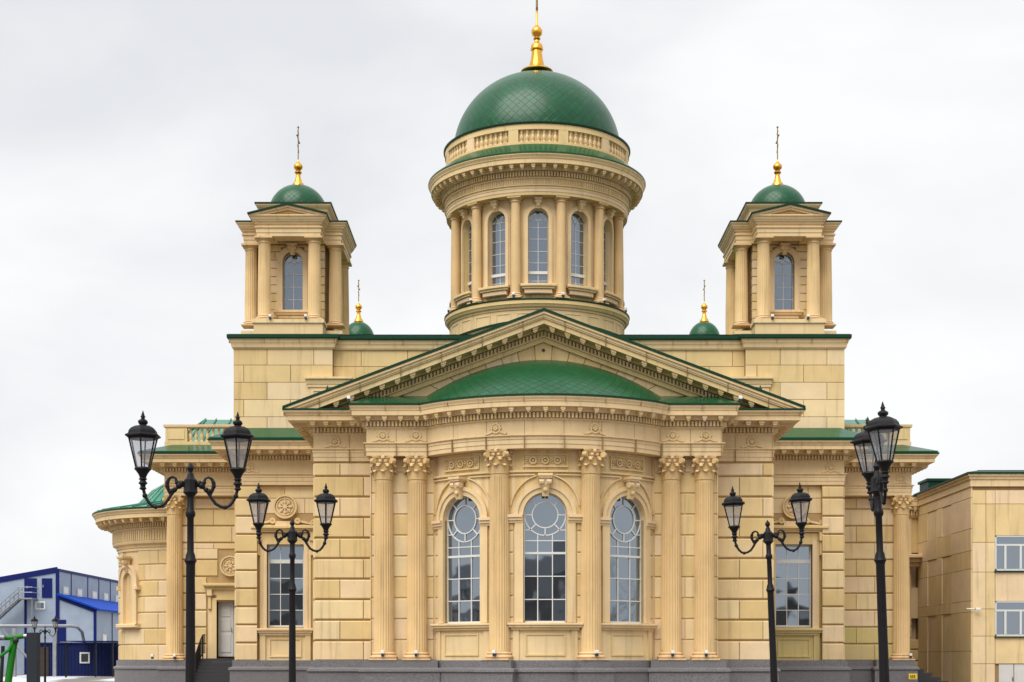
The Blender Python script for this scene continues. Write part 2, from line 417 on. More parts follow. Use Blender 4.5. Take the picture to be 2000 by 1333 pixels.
def arch_panel(mb, fn, u0, u1, z0, z1, uc, w, zb, zs, depth, d=0.0, n=16, nu=4):
    """wall face at d with an arched hole and its reveal"""
    def quad(a, b, c, e): mb.add([fn(a[0],d,a[1]), fn(b[0],d,b[1]), fn(c[0],d,c[1]), fn(e[0],d,e[1])], [(0,1,2,3)])
    def rect(a, b):
        k = max(1, nu)
        for i in range(k):
            p = a+(b-a)*i/k; q = a+(b-a)*(i+1)/k; quad((p,z0),(q,z0),(q,z1),(p,z1))
    if uc-w > u0+1e-5: rect(u0, uc-w)
    if u1 > uc+w+1e-5: rect(uc+w, u1)
    for i in range(n):
        a, b = pi-pi*i/n, pi-pi*(i+1)/n
        p, q = uc+w*cos(a), uc+w*cos(b); za, zb_ = zs+w*sin(a), zs+w*sin(b)
        quad((p,za),(q,zb_),(q,z1),(p,z1))
        if zb > z0+1e-5: quad((p,z0),(q,z0),(q,zb),(p,zb))
    o = arch_pts(uc, w, zb, zs, n); o.append(o[0])
    for a, b in zip(o, o[1:]):
        mb.add([fn(a[0],d,a[1]), fn(b[0],d,b[1]), fn(b[0],d-depth,b[1]), fn(a[0],d-depth,a[1])], [(0,1,2,3)])
def arch_ring(mb, fn, uc, w0, w1, zb, zs, d0, d1, n=20):
    mb.strip(fn, arch_pts(uc, w0, zb, zs, n), arch_pts(uc, w1, zb, zs, n), d0, d1)
def pane_arch(fn, uc, w, zb, zs, d, n=20):
    mb = MB(); o = arch_pts(uc, w, zb, zs, n)
    mb.add([fn(p[0], d, p[1]) for p in o], [tuple(range(len(o)))]); return mb
def cells(mb, fn, us, zs_, d, amp, rnd):
    for a, b in zip(us, us[1:]):
        for c, e in zip(zs_, zs_[1:]):
            ru, rz_ = rnd.uniform(-amp, amp), rnd.uniform(-amp, amp); w, h = (b-a)/2, (e-c)/2
            mb.add([fn(a, d-ru*w-rz_*h, c), fn(b, d+ru*w-rz_*h, c), fn(b, d+ru*w+rz_*h, e), fn(a, d-ru*w+rz_*h, e)], [(0,1,2,3)])
def bracket(mb, fn, uc, z0, z1, w, d0, p):
    """scrolled keystone: slab, roll, tapering tongue with a bead"""
    h = z1-z0
    mb.mbox(fn, uc-w*.62, uc+w*.62, d0, d0+p*1.05, z1-h*.12, z1, .01)
    mb.mbox(fn, uc-w*.54, uc+w*.54, d0, d0+p*.95, z1-h*.2, z1-h*.12)
    for s in (-1, 1):
        c = []
        for i in range(10):
            a = 2*pi*i/10; c.append((d0+p*.62+cos(a)*h*.15, z1-h*.36+sin(a)*h*.15))
        mb.prism(c, lambda q: fn(uc+s*w*.5, q[0], q[1]), lambda q: fn(uc+s*w*.12, q[0], q[1]))
    pts = [(d0, z1-h*.2), (d0+p*.8, z1-h*.2), (d0+p*.72, z1-h*.5), (d0+p*.45, z1-h*.75), (d0+p*.32, z0), (d0, z0)]
    mb.prism(pts, lambda q: fn(uc-w*.4*(1-.35*(z1-q[1])/h), q[0], q[1]), lambda q: fn(uc+w*.4*(1-.35*(z1-q[1])/h), q[0], q[1]))
    x = fn(uc, d0+p*.5, z1-h*.72); mb.sphere(x, w*.22, 8)
def medallion(mb, fn, uc, zc, r, d0):
    mb.ring(fn, uc, zc, .01, r, d0, d0+.1, n=28)
    mb.ring(fn, uc, zc, r*.84, r, d0+.1, d0+.2, n=28); mb.ring(fn, uc, zc, r*.66, r*.74, d0+.1, d0+.15, n=28)
    mb.ring(fn, uc, zc, .01, r*.16, d0+.1, d0+.2, n=12)
    for k in range(8):
        a = 2*pi*k/8; mb.ring(fn, uc+cos(a)*r*.42, zc+sin(a)*r*.42, .01, r*.14, d0+.1, d0+.17, n=8)
        mb.bar(fn, uc+cos(a)*r*.16, zc+sin(a)*r*.16, uc+cos(a)*r*.6, zc+sin(a)*r*.6, r*.09, d0+.1, d0+.19)
def emblem(mb, fn, uc, z, s):
    """small relief of a rosette between two wings on the frieze"""
    mb.ring(fn, uc, z+.25*s, .16*s, .22*s, 0, .06, n=16); mb.ring(fn, uc, z+.25*s, .01, .1*s, 0, .07, n=10)
    for k in range(6):
        a = pi*k/5; mb.bar(fn, uc+cos(a)*.1*s, z+.25*s+sin(a)*.1*s, uc+cos(a)*.25*s, z+.25*s+sin(a)*.25*s, .06*s, 0, .05)
    for q in (-1, 1):
        mb.bar(fn, uc+q*.14*s, z+.12*s, uc+q*.44*s, z+.01*s, .08*s, 0, .05); mb.ring(fn, uc+q*.42*s, z+.04*s, .01, .05*s, 0, .06, n=8)

# =================================================================== SETTING
g = MB()
nx, ny = 60, 60
def gz(x, y):
    t = min(1, max(0, (y-95)/45)); s = min(1, max(0, (-x-22)/8))
    return .62*(t*t*(3-2*t))*s
xs = [-2500, -800, -300]+[-160+4*i for i in range(81)]+[300, 800, 2500]
ys = [-400, -150]+[-60+6*i for i in range(60)]+[400, 800, 1600, 4000]
g.v = [(x, y, gz(x, y)+(random.uniform(0, .12) if (x < -30 and 110 < y < 300) else 0)) for y in ys for x in xs]
g.f = [(j*len(xs)+i, j*len(xs)+i+1, (j+1)*len(xs)+i+1, (j+1)*len(xs)+i) for j in range(len(ys)-1) for i in range(len(xs)-1)]
go = g.build('ground', M['ground'], smooth=40); go['kind'] = 'structure'

# =================================================================== CATHEDRAL
CH = empty('cathedral', 'cream stone domed cathedral with green roofs and a curved columned apse', 'cathedral', (CX, 0, 0))
ZB = 2.1
YB, YC, YE, YF = 65.2, 67.0, 76.0, 80.9     # entablature face depths of the four steps
AC = 69.1; RE = 6.3; RW = 5.72
AA = asin(4.94/RE)

# ---- entablature levels
Z_A0, Z_A1, Z_F1, Z_C1 = 10.78, 11.33, 11.92, 12.82
def entab_profile(z0, z1, z2, back=-.35):
    h = z1-z0
    return [(back, z0), (0, z0), (0, z0+h*.33), (.025, z0+h*.33), (.025, z0+h*.68), (.05, z0+h*.68), (.05, z0+h*.86), (.12, z0+h*.93), (.12, z1), (0, z1+.02), (0, z2), (back, z2)]
def cornice(path, z2, z3, pr, name, parent, closed=False, gut=True, back=-.35, mod_sp=.67, den_sp=.155, msize=1.0, reed=False):
    h = z3-z2; c = MB()
    prof = [(back, z2), (.03, z2), (.07, z2+h*.06), (.07, z2+h*.08), (.03, z2+h*.08), (.03, z2+h*.36), (.22, z2+h*.37), (.24, z2+h*.44), (pr*.55 if pr < .5 else .3, z2+h*.55), (pr*.86, z2+h*.55), (pr*.86, z2+h*.76), (pr*.9, z2+h*.78), (pr*.92, z2+h*.84), (pr*.98, z2+h*.92), (pr, z2+h*.94), (pr, z3), (back, z3)]
    c.sweep(path, prof, closed)
    for (x, y, a) in along(offset(path, .03, closed), den_sp, closed):
        fn = local(x, y, a); c.mbox(fn, -.27*den_sp, .27*den_sp, 0, .17, z2+h*.1, z2+h*.33)
    for (x, y, a) in along(offset(path, .22, closed), mod_sp, closed):
        fn = local(x, y, a); L_ = pr*.78-.22; w = .1*msize
        c.mbox(fn, -w, w, 0, L_, z2+h*.43, z2+h*.55)
        c.mbox(fn, -w*.8, w*.8, L_*.45, L_*.95, z2+h*.35, z2+h*.43, .01)
        c.mbox(fn, -w*.5, w*.5, L_*.6, L_*.85, z2+h*.29, z2+h*.35, .01)
    o = c.build(name, M['trim'], parent)
    if gut:
        gg = MB(); gg.sweep(path, [(back, z3+.004), (pr+.03, z3+.004), (pr+.03, z3+.08), (back, z3+.12)], closed)
        gg.build('gutter', M['greendark'], parent)
    return o
# joints across stone mouldings: thin dark fillets standing a hair proud
def seams(mb, path, sp, o0, o1, z0, z1, closed=False):
    for (x, y, a) in along(offset(path, o0, closed), sp, closed, end=.97):
        fn = local(x, y, a); mb.mbox(fn, -.011, .011, -.05, o1-o0+.004, z0, z1)

# ---- plinth
pl = MB()
def plinth(path, closed=False):
    pl.sweep(path, [(-.3, ZB), (.1, ZB), (.1, 1.79), (.14, 1.77), (.26, 1.72), (.27, 1.62), (.2, 1.56), (.2, .3), (.28, .26), (.28, -.1), (-.3, -.1)], closed)
def pol(R, deg): a = radians(deg); return (R*sin(a), AC-R*cos(a))
half = [(-10.03, YE), (-10.03, YC), (-7.62, YC), (-7.62, YB-.02), (-4.62, YB-.02), (-4.62, 67)]
plinth(half); plinth([(-x, y) for x, y in half[::-1]])
a_end = -math.degrees(acos((AC-65.42)/5.95))
seq = []
for d0, d1, R in [(-57, -24.5, 5.8), (-24, -13.5, 6.33), (-13, 13, 5.8), (13.5, 24, 6.33), (24.5, 57, 5.8)]:
    n = 8
    seq += [pol(R, d0+(d1-d0)*i/n) for i in range(n+1)]
plinth(seq)
pE = [(-15.1, YE+5.6), (-15.1, YE), (-9.9, YE)]
plinth(pE); plinth([(-x, y) for x, y in pE[::-1]])
plinth([(-19.75, 92), (-19.75, YF), (-17.9, YF), (-17.9, YF+.7)]); plinth([(15.0, YF+.65), (17.9, YF+.7), (17.9, YF), (19.75, YF), (19.75, 92)])
plinth(arc(-19.5, 90, 4.8, radians(-175), radians(0), 36))
pl.build('plinth', M['granite'], CH)

# ---- apse wall
def P(deg, R=RW): return R*radians(deg)
fa = cyl(0, AC, RW)
aw = MB()
WIN = [(-37.6, .99), (0, .9), (37.6, .99)]
edges = [-55, -18.8, 18.8, 55]
zsill = 3.66
def ZS(hw): return 9.02-hw
for (wd, hw), (e0, e1) in zip(WIN, zip(edges, edges[1:])):
    arch_panel(aw, fa, P(e0), P(e1), ZB, Z_A0, P(wd), hw, zsill, ZS(hw), .62, 0, nu=8)
# flat wing walls behind the paired columns
for s in (-1, 1):
    a, b = (4.6, 7.4); x0, x1 = (a, b) if s > 0 else (-b, -a)
    w_ = MB(); w_.box(x0, x1, 65.78, 68, ZB, Z_A0); w_.build('wall', M['stone'], CH)
aw.build('wall', M['stone'], CH)
for (wd, hw), (e0, e1) in zip(WIN, zip(edges, edges[1:])):
    u = P(wd); holes = [(u-hw-.36, u+hw+.36, ZB, 10.0), ]
    for p0, p1 in ((P(e0+1.2), u), (u, P(e1-1.2))):
      ab = MB(); blocks(ab, fa, p0, p1, ZB, 8.0, Lb=9, proj=.05, ch=.025, gh=.05, holes=[(u-hw-.42, u+hw+.42, ZB, 20)], curved=True); ab.build('stone_blocks', M['stone'], CH)
for s in (-1, 1):
    ab = MB(); fn = local(0, 65.78, 0)
    us = sorted((s*4.72, s*7.4)); blocks(ab, fn, us[0], us[1], ZB, Z_A0-.02, Lb=9, proj=.05, ch=.025, gh=.05)
    fn = local(s*7.4, 65.78+.6, s*pi/2); blocks(ab, fn, -.7, .7, ZB, Z_A0-.02, Lb=9, proj=.04, ch=.02, gh=.05)
    ab.build('stone_blocks', M['stone'], CH)

def big_window(th, hw, R, zs, zp, parent):
    fn = local(R*sin(th), AC-R*cos(th), th); f = MB(); t = .055
    # outer frame, big round light with eight spokes, grid beneath
    arch_ring(f, fn, 0, hw-.055, hw+.02, zs, zp, -.04, .05); f.mbox(fn, -hw, hw, -.04, .05, zs, zs+.07)
    r2 = hw-.03; r1 = hw*.62; zc = zp
    f.ring(fn, 0, zc, r1-.045, r1, -.03, .05, n=36); f.ring(fn, 0, zc, r2-.045, r2, -.03, .045, pi, 2*pi, n=24)
    for k in range(8):
        a = pi/4*k+pi/2; f.bar(fn, cos(a)*r1, zc+sin(a)*r1, cos(a)*r2, zc+sin(a)*r2, .045, -.03, .045)
    for q in (-1, 1):
        u = q*hw*.34; z1 = zc-sqrt(max(0, r2*r2-u*u)); f.mbox(fn, u-.02, u+.02, -.03, .04, zs+.07, z1)
    H = zc-r2-.0; zz = [zs+(zc-zs)*k for k in (.215, .43, .86)]
    for z in zz[:2]: f.mbox(fn, -hw+.05, hw-.05, -.03, .038, z-.02, z+.02)
    z = zs+(zc-zs)*.645; f.mbox(fn, -hw+.05, hw-.05, -.03, .055, z-.045, z+.045)
    z = zz[2]; uu = sqrt(max(0, r2*r2-(zc-z)**2))
    for q in (-1, 1):
        f.mbox(fn, min(q*(hw-.05), q*uu), max(q*(hw-.05), q*uu), -.03, .038, z-.02, z+.02)
    z = zc-r2-.0
    f.mbox(fn, -hw+.05, hw-.05, -.03, .037, z-.22, z-.18)
    w = f.build('window', M['white'], parent)
    g = MB(); zt_ = zc-r2-.2; rnd = random.Random(int(th*100)+9)
    cells(g, fn, [-hw, -hw*.34, hw*.34, hw], [zs]+zz[:1]+zz[1:2]+[zs+(zc-zs)*.645, zt_], 0, .02, rnd)
    o = [(-hw, zt_), (hw, zt_)]+[(hw*cos(pi*i/20), zp+hw*sin(pi*i/20)) for i in range(21)]
    g.add([fn(p[0], .004*p[0], p[1]) for p in o], [tuple(range(len(o)))]); g.build('pane', M['glass'], w)
    return w
for wd, hw in WIN:
    th = radians(wd); zspr = ZS(hw); w = big_window(th, hw, RW-.27, zsill, ZS(hw), CH)
    fw = local((RW)*sin(th), AC-RW*cos(th), th)
    s = MB()
    # archivolt, imposts, spandrel panel, sill, apron; all follow the curve of the wall
    u = P(wd)
    arch_ring(s, fa, u, hw+.0, hw+.34, zsill, zspr, -.3, .12); arch_ring(s, fa, u, hw+.2, hw+.36, zspr-.0, zspr, .12, .18)
    for q in (-1, 1):
        for (o, z0, z1) in ((.14, -.34, -.24), (.2, -.24, -.12), (.26, -.12, 0)):
            a, b = sorted((u+q*(hw+.02), u+q*(hw+.62))); s.mbox(fa, a, b, .0, o, zspr+z0, zspr+z1, 0, 4)
    s.build('arch_surround', M['trim'], CH)
    s = MB()
    zt = 9.78
    for q in (-1, 1):   # spandrel: outline frames
        a, b = u+q*(hw+.72), u+q*.42; A = sorted((a, b))
        s.mbox(fa, A[0], A[1], 0, .09, zt-.05, zt, 0, 6); s.mbox(fa, min(a, a-q*.05), max(a, a-q*.05), 0, .09, zspr+.3, zt-.05, 0, 1)
        n = 12; r = hw+.52; a0 = acos(min(1, (hw+.67)/ (hw+.75))); 
        pts = [(u+q*r*cos(pi*.06+pi*.36*i/n), zspr+.1+ (r+.1)*sin(pi*.06+pi*.36*i/n)) for i in range(n+1)]
        pt2 = [(p[0]+q*.04*cos(pi*.06+pi*.36*i/n), p[1]+.05*sin(pi*.06+pi*.36*i/n)) for i, p in enumerate(pts)]
        s.strip(fa, pts, pt2, 0, .09)
    s.mbox(fa, u-hw-1.0, u+hw+1.0, 0, .12, 9.86, 9.94, 0, 10)
    # carved panel
    pw = .92; s.mbox(fa, u-pw, u+pw, 0, .11, 10.07, 10.12, 0, 8); s.mbox(fa, u-pw, u+pw, 0, .07, 10.57, 10.62, 0, 8)
    for q in (-1, 1): s.mbox(fa, min(u+q*pw, u+q*(pw-.05)), max(u+q*pw, u+q*(pw-.05)), 0, .07, 10.12, 10.57)
    for k in (-1, 0, 1):
        s.ring(fa, u+k*.5, 10.345, .1, .155, 0, .1, n=16); s.ring(fa, u+k*.5, 10.345, .01, .05, 0, .1, n=8)
    for k in (-1.5, -.5, .5, 1.5):
        s.ring(fa, u+k*.5, 10.38, .03, .07, 0, .09, n=10); s.ring(fa, u+k*.5-.06, 10.27, .02, .05, 0, .045, n=8); s.ring(fa, u+k*.5+.06, 10.27, .02, .05, 0, .045, n=8)
    s.build('spandrel_panel', M['trim'], CH)
    s = MB(); bracket(s, fw, 0, 8.85, 9.76, .5, .08, .45); s.build('keystone', M['trim'], CH)
    s = MB()
    s.mbox(fa, u-hw-.62, u+hw+.62, -.2, .34, zsill-.12, zsill-.02, .02, 8); s.mbox(fa, u-hw-.56, u+hw+.56, 0, .28, zsill-.2, zsill-.12, 0, 8); s.mbox(fa, u-hw-.48, u+hw+.48, 0, .2, zsill-.3, zsill-.2, 0, 8)
    s.build('sill', M['trim'], w)
    s = MB()
    for q in (-1, 1): s.mbox(fa, min(u+q*(hw+.42), u+q*(hw+.17)), max(u+q*(hw+.42), u+q*(hw+.17)), 0, .13, ZB, zsill-.3)
    s.mbox(fa, u-hw-.17, u+hw+.17, 0, .06, ZB, zsill-.3, 0, 6)
    a = hw-.08
    s.mbox(fa, u-a, u+a, .06, .1, ZB+.18, ZB+.24, 0, 6); s.mbox(fa, u-a, u+a, .06, .1, zsill-.52, zsill-.46, 0, 6)
    for q in (-1, 1): s.mbox(fa, min(u+q*a, u+q*(a-.06)), max(u+q*a, u+q*(a-.06)), .06, .1, ZB+.24, zsill-.52)
    s.build('apron_panel', M['trim'], CH)
# interior of the apse, dark, so the panes have nothing bright behind them
# ---- entablature of apse + wings
pB = [(-7.55, YC+.3), (-7.55, YB)]+arc(0, AC, RE, -AA, AA, 40)+[(7.55, YB), (7.55, YC+.3)]
e = MB(); e.sweep(pB, entab_profile(Z_A0, Z_A1, Z_F1, -.55)); e.build('architrave', M['trim'], CH)
cornice(pB, Z_F1, Z_C1, .66, 'cornice', CH, back=-.5)
e = MB(); seams(e, pB, 1.62, 0, .12, Z_A0, Z_A1-.02); seams(e, pB, 1.62, 0, 0, Z_A1+.02, Z_F1)
seams(e, pB, 1.62, .57, .66, Z_F1+.69, Z_C1-.005)
weld(e, 'cornice')
def emb(f_):
    q_ = MB(); emblem(q_, f_, 0, Z_A1+.05, 1.0); q_.build('frieze_emblem', M['trim'], CH)
for x in (-6.85, -5.45, 5.45, 6.85): emb(local(x, YB))
for d in (-18.8, 18.8): th = radians(d); emb(local(RE*sin(th), AC-RE*cos(th), th))
for s in (-1, 1):
    emb(local(s*9.1, YC)); emb(local(s*14.4, YE)); emb(local(s*19.1, YF))

# ---- C block (under the pediment), E, F
def rust(name, fn, u0, u1, holes=(), Lb=2.1, seed=0, z0=ZB, z1=Z_A0-.02, m='stone'):
    b = MB(); blocks(b, fn, u0, u1, z0, z1, gh=.075, gv=.016, proj=.085, ch=.04, Lb=Lb, holes=holes, seed=seed)
    return b.build('stone_blocks', M[m], CH)
for s in (-1, 1):
    wl = MB()
    x0, x1 = sorted((s*7.0, s*9.96)); wl.box(x0, x1, YC+.08, 78, ZB, 13.2)
    pth = [(s*10.03, YE+.3), (s*10.03, YC), (s*6.8, YC)]
    if s > 0: pth = pth[::-1]
    e = MB(); e.sweep(pth, entab_profile(Z_A0, Z_A1, Z_F1)); e.build('architrave', M['trim'], CH)
    cornice(pth, Z_F1, Z_C1, 1.16, 'cornice', CH, mod_sp=.62, msize=1.15)
    e = MB(); seams(e, pth, 1.5, 0, .12, Z_A0, Z_A1-.02); seams(e, pth, 1.5, 0, 0, Z_A1+.02, Z_F1); seams(e, pth, 1.5, 1.0, 1.16, Z_F1+.69, Z_C1-.005); weld(e, 'cornice')
    fn = local(0, YC+.08); x0, x1 = sorted((s*7.1, s*10.0)); rust('b', fn, x0, x1, Lb=2.05, seed=1)
    fn = local(s*9.96, YC+4.5, s*pi/2); rust('b', fn, -4.5, 4.5)
    # E
    WX = 12.62; hwE = .92
    x0, x1 = sorted((s*9.9, s*15.03))
    for (a, b, c, d) in ((x0, s*WX-hwE, ZB, Z_A0), (s*WX+hwE, x1, ZB, Z_A0), (s*WX-hwE, s*WX+hwE, ZB, 3.75), (s*WX-hwE, s*WX+hwE, 7.85, Z_A0)):
        wl.box(a, b, YE+.3, 77.2, c, d)
    wl.box(x0, x1, 77.2, 90, ZB, Z_A0+2)
    pth = [(s*15.07, YF+.6), (s*15.07, YE), (s*9.8, YE)]
    if s > 0: pth = pth[::-1]
    e = MB(); e.sweep(pth, entab_profile(Z_A0, Z_A1, Z_F1, -.5)); e.build('architrave', M['trim'], CH)
    cornice(pth, Z_F1, Z_C1, 1.12, 'cornice', CH, mod_sp=.62, msize=1.15)
    rf = MB(); rf.sweep(pth, [(-1.4, 13.0), (1.1, Z_C1+.1), (1.1, Z_C1+.16), (-.15, 13.62), (-1.4, 13.66)]); rf.build('roof', M['green'], CH)
    # corner pier of E with rusticated blocks, bay with the window set back
    fn = local(0, YE+.05)
    a, b = sorted((s*13.98, s*15.03)); wl.box(a, b, YE+.05, YE+.31, ZB, Z_A0)
    rust('b', fn, a, b, Lb=30)
    fnb = local(0, YE+.3)
    a, b = sorted((s*9.95, s*13.98))
    bm_ = MB(); blocks(bm_, fnb, a, b, 9.4, Z_A0-.02, gh=.03, gv=.025, proj=.03, ch=.01, Lb=2.0); bm_.build('stone_blocks', M['stone'], CH)
    fns = local(s*15.03, YE+2.9, s*pi/2); rust('b', fns, -2.8, 2.8)
    # E window
    fn = local(s*WX, YE+.62); f = MB(); hw = hwE; z0, z1 = 3.75, 7.85
    for q in (-1, 1): f.mbox(fn, min(q*hw, q*(hw-.09)), max(q*hw, q*(hw-.09)), -.05, .05, z0, z1)
    f.mbox(fn, -hw+.09, hw-.09, -.05, .05, z0, z0+.09); f.mbox(fn, -hw+.09, hw-.09, -.05, .05, z1-.09, z1); f.mbox(fn, -hw+.09, hw-.09, -.05, .06, 6.93, 7.12)
    for u in (-.29, .29): f.mbox(fn, u-.018, u+.018, -.03, .04, z0+.09, 6.93); f.mbox(fn, u-.018, u+.018, -.03, .04, 7.12, z1-.09)
    for k in (1, 2, 3): z = z0+.05+(6.93-z0)*k/4; f.mbox(fn, -hw+.09, hw-.09, -.03, .035, z-.018, z+.018)
    w = f.build('window', M['white'], CH)
    g = MB(); cells(g, fn, [-hw, -.29, .29, hw], [z0]+[z0+.05+(6.93-z0)*k/4 for k in (1, 2, 3)]+[7.0, z1], 0, .015, random.Random(s+5)); g.build('pane', M['glass'], w)
    fn = local(s*WX, YE+.3); mm = 'moss' if s > 0 else 'trim'; t = MB()
    t.mbox(fn, -hw-.5, hw+.5, -.1, .34, 3.56, 3.68, .02); t.mbox(fn, -hw-.42, hw+.42, 0, .26, 3.46, 3.56); t.mbox(fn, -hw-.36, hw+.36, 0, .18, 3.34, 3.46); t.build('sill', M[mm], w)
    t = MB()
    for q in (-1, 1): t.mbox(fn, min(q*(hw+.34), q*(hw+.06)), max(q*(hw+.34), q*(hw+.06)), 0, .14, ZB, 3.34)
    t.mbox(fn, -hw-.06, hw+.06, 0, .05, ZB, 3.34); a = hw-.12
    t.mbox(fn, -a, a, .05, .1, ZB+.15, ZB+.21); t.mbox(fn, -a, a, .05, .1, 3.12, 3.18)
    for q in (-1, 1): t.mbox(fn, min(q*a, q*(a-.06)), max(q*a, q*(a-.06)), .05, .1, ZB+.21, 3.12)
    t.build('apron_panel', M[mm], CH)
    t = MB()
    for q in (-1, 1):
        t.mbox(fn, min(q*(hw), q*(hw+.2)), max(q*(hw), q*(hw+.2)), -.2, .1, 3.68, 8.05); t.mbox(fn, min(q*(hw+.2), q*(hw+.34)), max(q*(hw+.2), q*(hw+.34)), 0, .06, 3.68, 8.2)
        t.mbox(fn, min(q*(hw+.3), q*(hw+.56)), max(q*(hw+.3), q*(hw+.56)), 0, .26, 8.0, 8.45, .03); t.mbox(fn, min(q*(hw+.34), q*(hw+.5)), max(q*(hw+.34), q*(hw+.5)), 0, .16, 7.3, 8.0, .03)
    t.mbox(fn, -hw, hw, -.2, .1, 7.85, 8.05); t.mbox(fn, -hw-.3, hw+.3, 0, .08, 8.05, 8.4)
    t.mbox(fn, -hw-.62, hw+.62, 0, .2, 8.45, 8.55); t.mbox(fn, -hw-.68, hw+.68, 0, .3, 8.55, 8.62); t.mbox(fn, -hw-.74, hw+.74, 0, .42, 8.62, 8.76, .02)
    # scrolled crest under the medallion
    t.mbox(fn, -.5, .5, 0, .14, 8.76, 9.0); t.mbox(fn, -1.5, 1.5, 0, .1, 8.76, 8.82)
    for q in (-1, 1):
        t.bar(fn, q*.5, 9.05, q*1.35, 8.86, .1, 0, .13); t.ring(fn, q*.62, 9.02, .05, .15, 0, .17, n=14); t.ring(fn, q*1.38, 8.96, .03, .12, 0, .16, n=14)
    t.build('window_surround', M['trim'], CH)
    t = MB(); medallion(t, fn, 0, 9.72, .6, .02); t.build('medallion', M['trim'], CH)
    # F
    x0, x1 = sorted((s*15.0, s*19.5)); DX = -16.25
    if s < 0:
        for (a, b, c, d) in ((x0, DX-.8, ZB, Z_A0), (DX+.8, x1, ZB, Z_A0), (DX-.8, DX+.8, 5.2, Z_A0)): wl.box(a, b, YF+.7, YF+1.4, c, d)
        wl.box(x0, x1, YF+1.4, 97, ZB, 13)
        hl = [(DX-1.35, DX+1.35, ZB, 6.55), (DX-.75, DX+.75, 6.5, 8.0)]
    else: wl.box(x0, x1, YF+.7, 97, ZB, 13); hl = []
    fn = local(0, YF+.7); b = MB(); blocks(b, fn, x0, x1, ZB if s < 0 else ZB+2*.8955, Z_A0-.02, gh=.07, gv=.016, proj=.07, ch=.035, Lb=1.95, holes=hl); b.build('stone_blocks', M['stone'], CH)
    if s > 0: b = MB(); blocks(b, fn, x0, x1, ZB, ZB+2*.8955, gh=.07, gv=.016, proj=.07, ch=.035, Lb=1.95); b.build('stone_blocks', M['moss'], CH)
    pth = [(s*19.68, 97), (s*19.68, YF), (s*14.9, YF)]
    if s > 0: pth = pth[::-1]
    e = MB(); e.sweep(pth, entab_profile(Z_A0, Z_A1, Z_F1, -.75)); e.build('architrave', M['trim'], CH)
    cornice(pth, Z_F1, Z_C1, 1.12, 'cornice', CH, mod_sp=.62, msize=1.15)
    rf = MB(); rf.sweep(pth, [(-1.4, 13.0), (1.1, Z_C1+.1), (1.1, Z_C1+.16), (-.35, 13.5), (-1.4, 13.5)]); rf.build('roof', M['green'], CH)
    # parapet with balusters
    pa = [(s*19.75, 86), (s*19.75, YF+.6), (s*15.2, YF+.6)]; 
    if s > 0: pa = pa[::-1]
    q = MB(); q.sweep(pa, [(-.35, 13.45), (.05, 13.45), (.05, 13.7), (-.35, 13.7)]); q.sweep(pa, [(-.38, 14.45), (.08, 14.45), (.1, 14.5), (.1, 14.6), (-.4, 14.6)])
    a, b = sorted((s*18.6, s*19.75)); q.box(a, b, YF+.56, YF+.94, 13.7, 14.45); a, b = sorted((s*18.75, s*19.6)); q.box(a, b, YF+.53, YF+.56, 13.82, 14.33)
    q.box(*sorted((s*15.2, s*15.5)), YF+.56, YF+.94, 13.7, 14.45)
    for k in range(10): q.lathe((s*(15.75+.3*k), YF+.76, 13.7), [(.09, 0), (.09, .06), (.05, .1), (.11, .28), (.1, .36), (.05, .52), (.08, .6), (.05, .64), (.09, .7), (.09, .75)], 10)
    q.build('balustrade', M['trim'], CH, smooth=40)
    # hipped roof of the arm with standing seams
    rr = MB(); xe, xr, xi = s*19.9, s*18.8, s*14.0
    A = [(xe, 82.4, 13.5), (xi, 82.4, 13.5), (xi, 87.5, 15.8), (xr, 87.5, 15.8), (xe, 92.6, 13.5), (xi, 92.6, 13.5)]
    rr.add(A, [(0, 1, 2, 3), (3, 2, 5, 4), (0, 3, 4), (1, 5, 2), (0, 4, 5, 1)])
    for k in range(8):
        t = k/7; x = xe+(xi-xe)*t; xt = x if abs(x) < abs(xr) else xr
        rr.tube([(x, 82.4, 13.55), (xt, 87.5, 15.85)], .05, 4)
    rr.build('roof', M['seam'], CH)
    wl.build('wall', M['groove'], CH)

# door on the left
fn = local(DX, YF+.7); d = MB()
d.mbox(fn, -.8, 0-.012, -.5, -.42, 2.3, 5.2); d.mbox(fn, .012, .8, -.5, -.42, 2.3, 5.2)
for q in (-1, 1):
    for (z0, z1) in ((2.5, 3.5), (3.65, 4.3), (4.42, 5.05)):
        a, b = sorted((q*.12, q*.68)); d.mbox(fn, a, b, -.42, -.39, z0, z1, .02)
do = d.build('door', M['door'], CH)
h = MB(); h.tube([fn(-.1, -.34, 3.6), fn(-.1, -.34, 3.85)], .02, 6); h.mbox(fn, -.12, -.08, -.42, -.34, 3.68, 3.72); h.build('handle', M['steel'], do)
t = MB()
t.mbox(fn, -.8, .8, -.3, -.02, 5.2, 5.3)
for q in (-1, 1):
    a, b = sorted((q*.8, q*1.05)); t.mbox(fn, a, b, -.4, .12, ZB, 5.4); a, b = sorted((q*1.05, q*1.25)); t.mbox(fn, a, b, 0, .06, ZB, 5.6); a, b = sorted((q*1.0, q*1.3)); t.mbox(fn, a, b, .06, .3, 5.5, 5.85, .03)
    a, b = sorted((q*1.06, q*1.24)); t.mbox(fn, a, b, .06, .2, 4.8, 5.5, .03)
t.mbox(fn, -.8, .8, 0, .12, 5.3, 5.55); t.mbox(fn, -1.05, 1.05, 0, .08, 5.55, 5.85); t.mbox(fn, -1.35, 1.35, 0, .22, 5.85, 5.97); t.mbox(fn, -1.42, 1.42, 0, .34, 5.97, 6.03); t.mbox(fn, -1.48, 1.48, 0, .45, 6.03, 6.18, .02)
t.build('door_surround', M['trim'], CH)
t = MB(); medallion(t, fn, -.05, 7.1, .55, .07); t.build('medallion', M['trim'], CH)
st = MB()
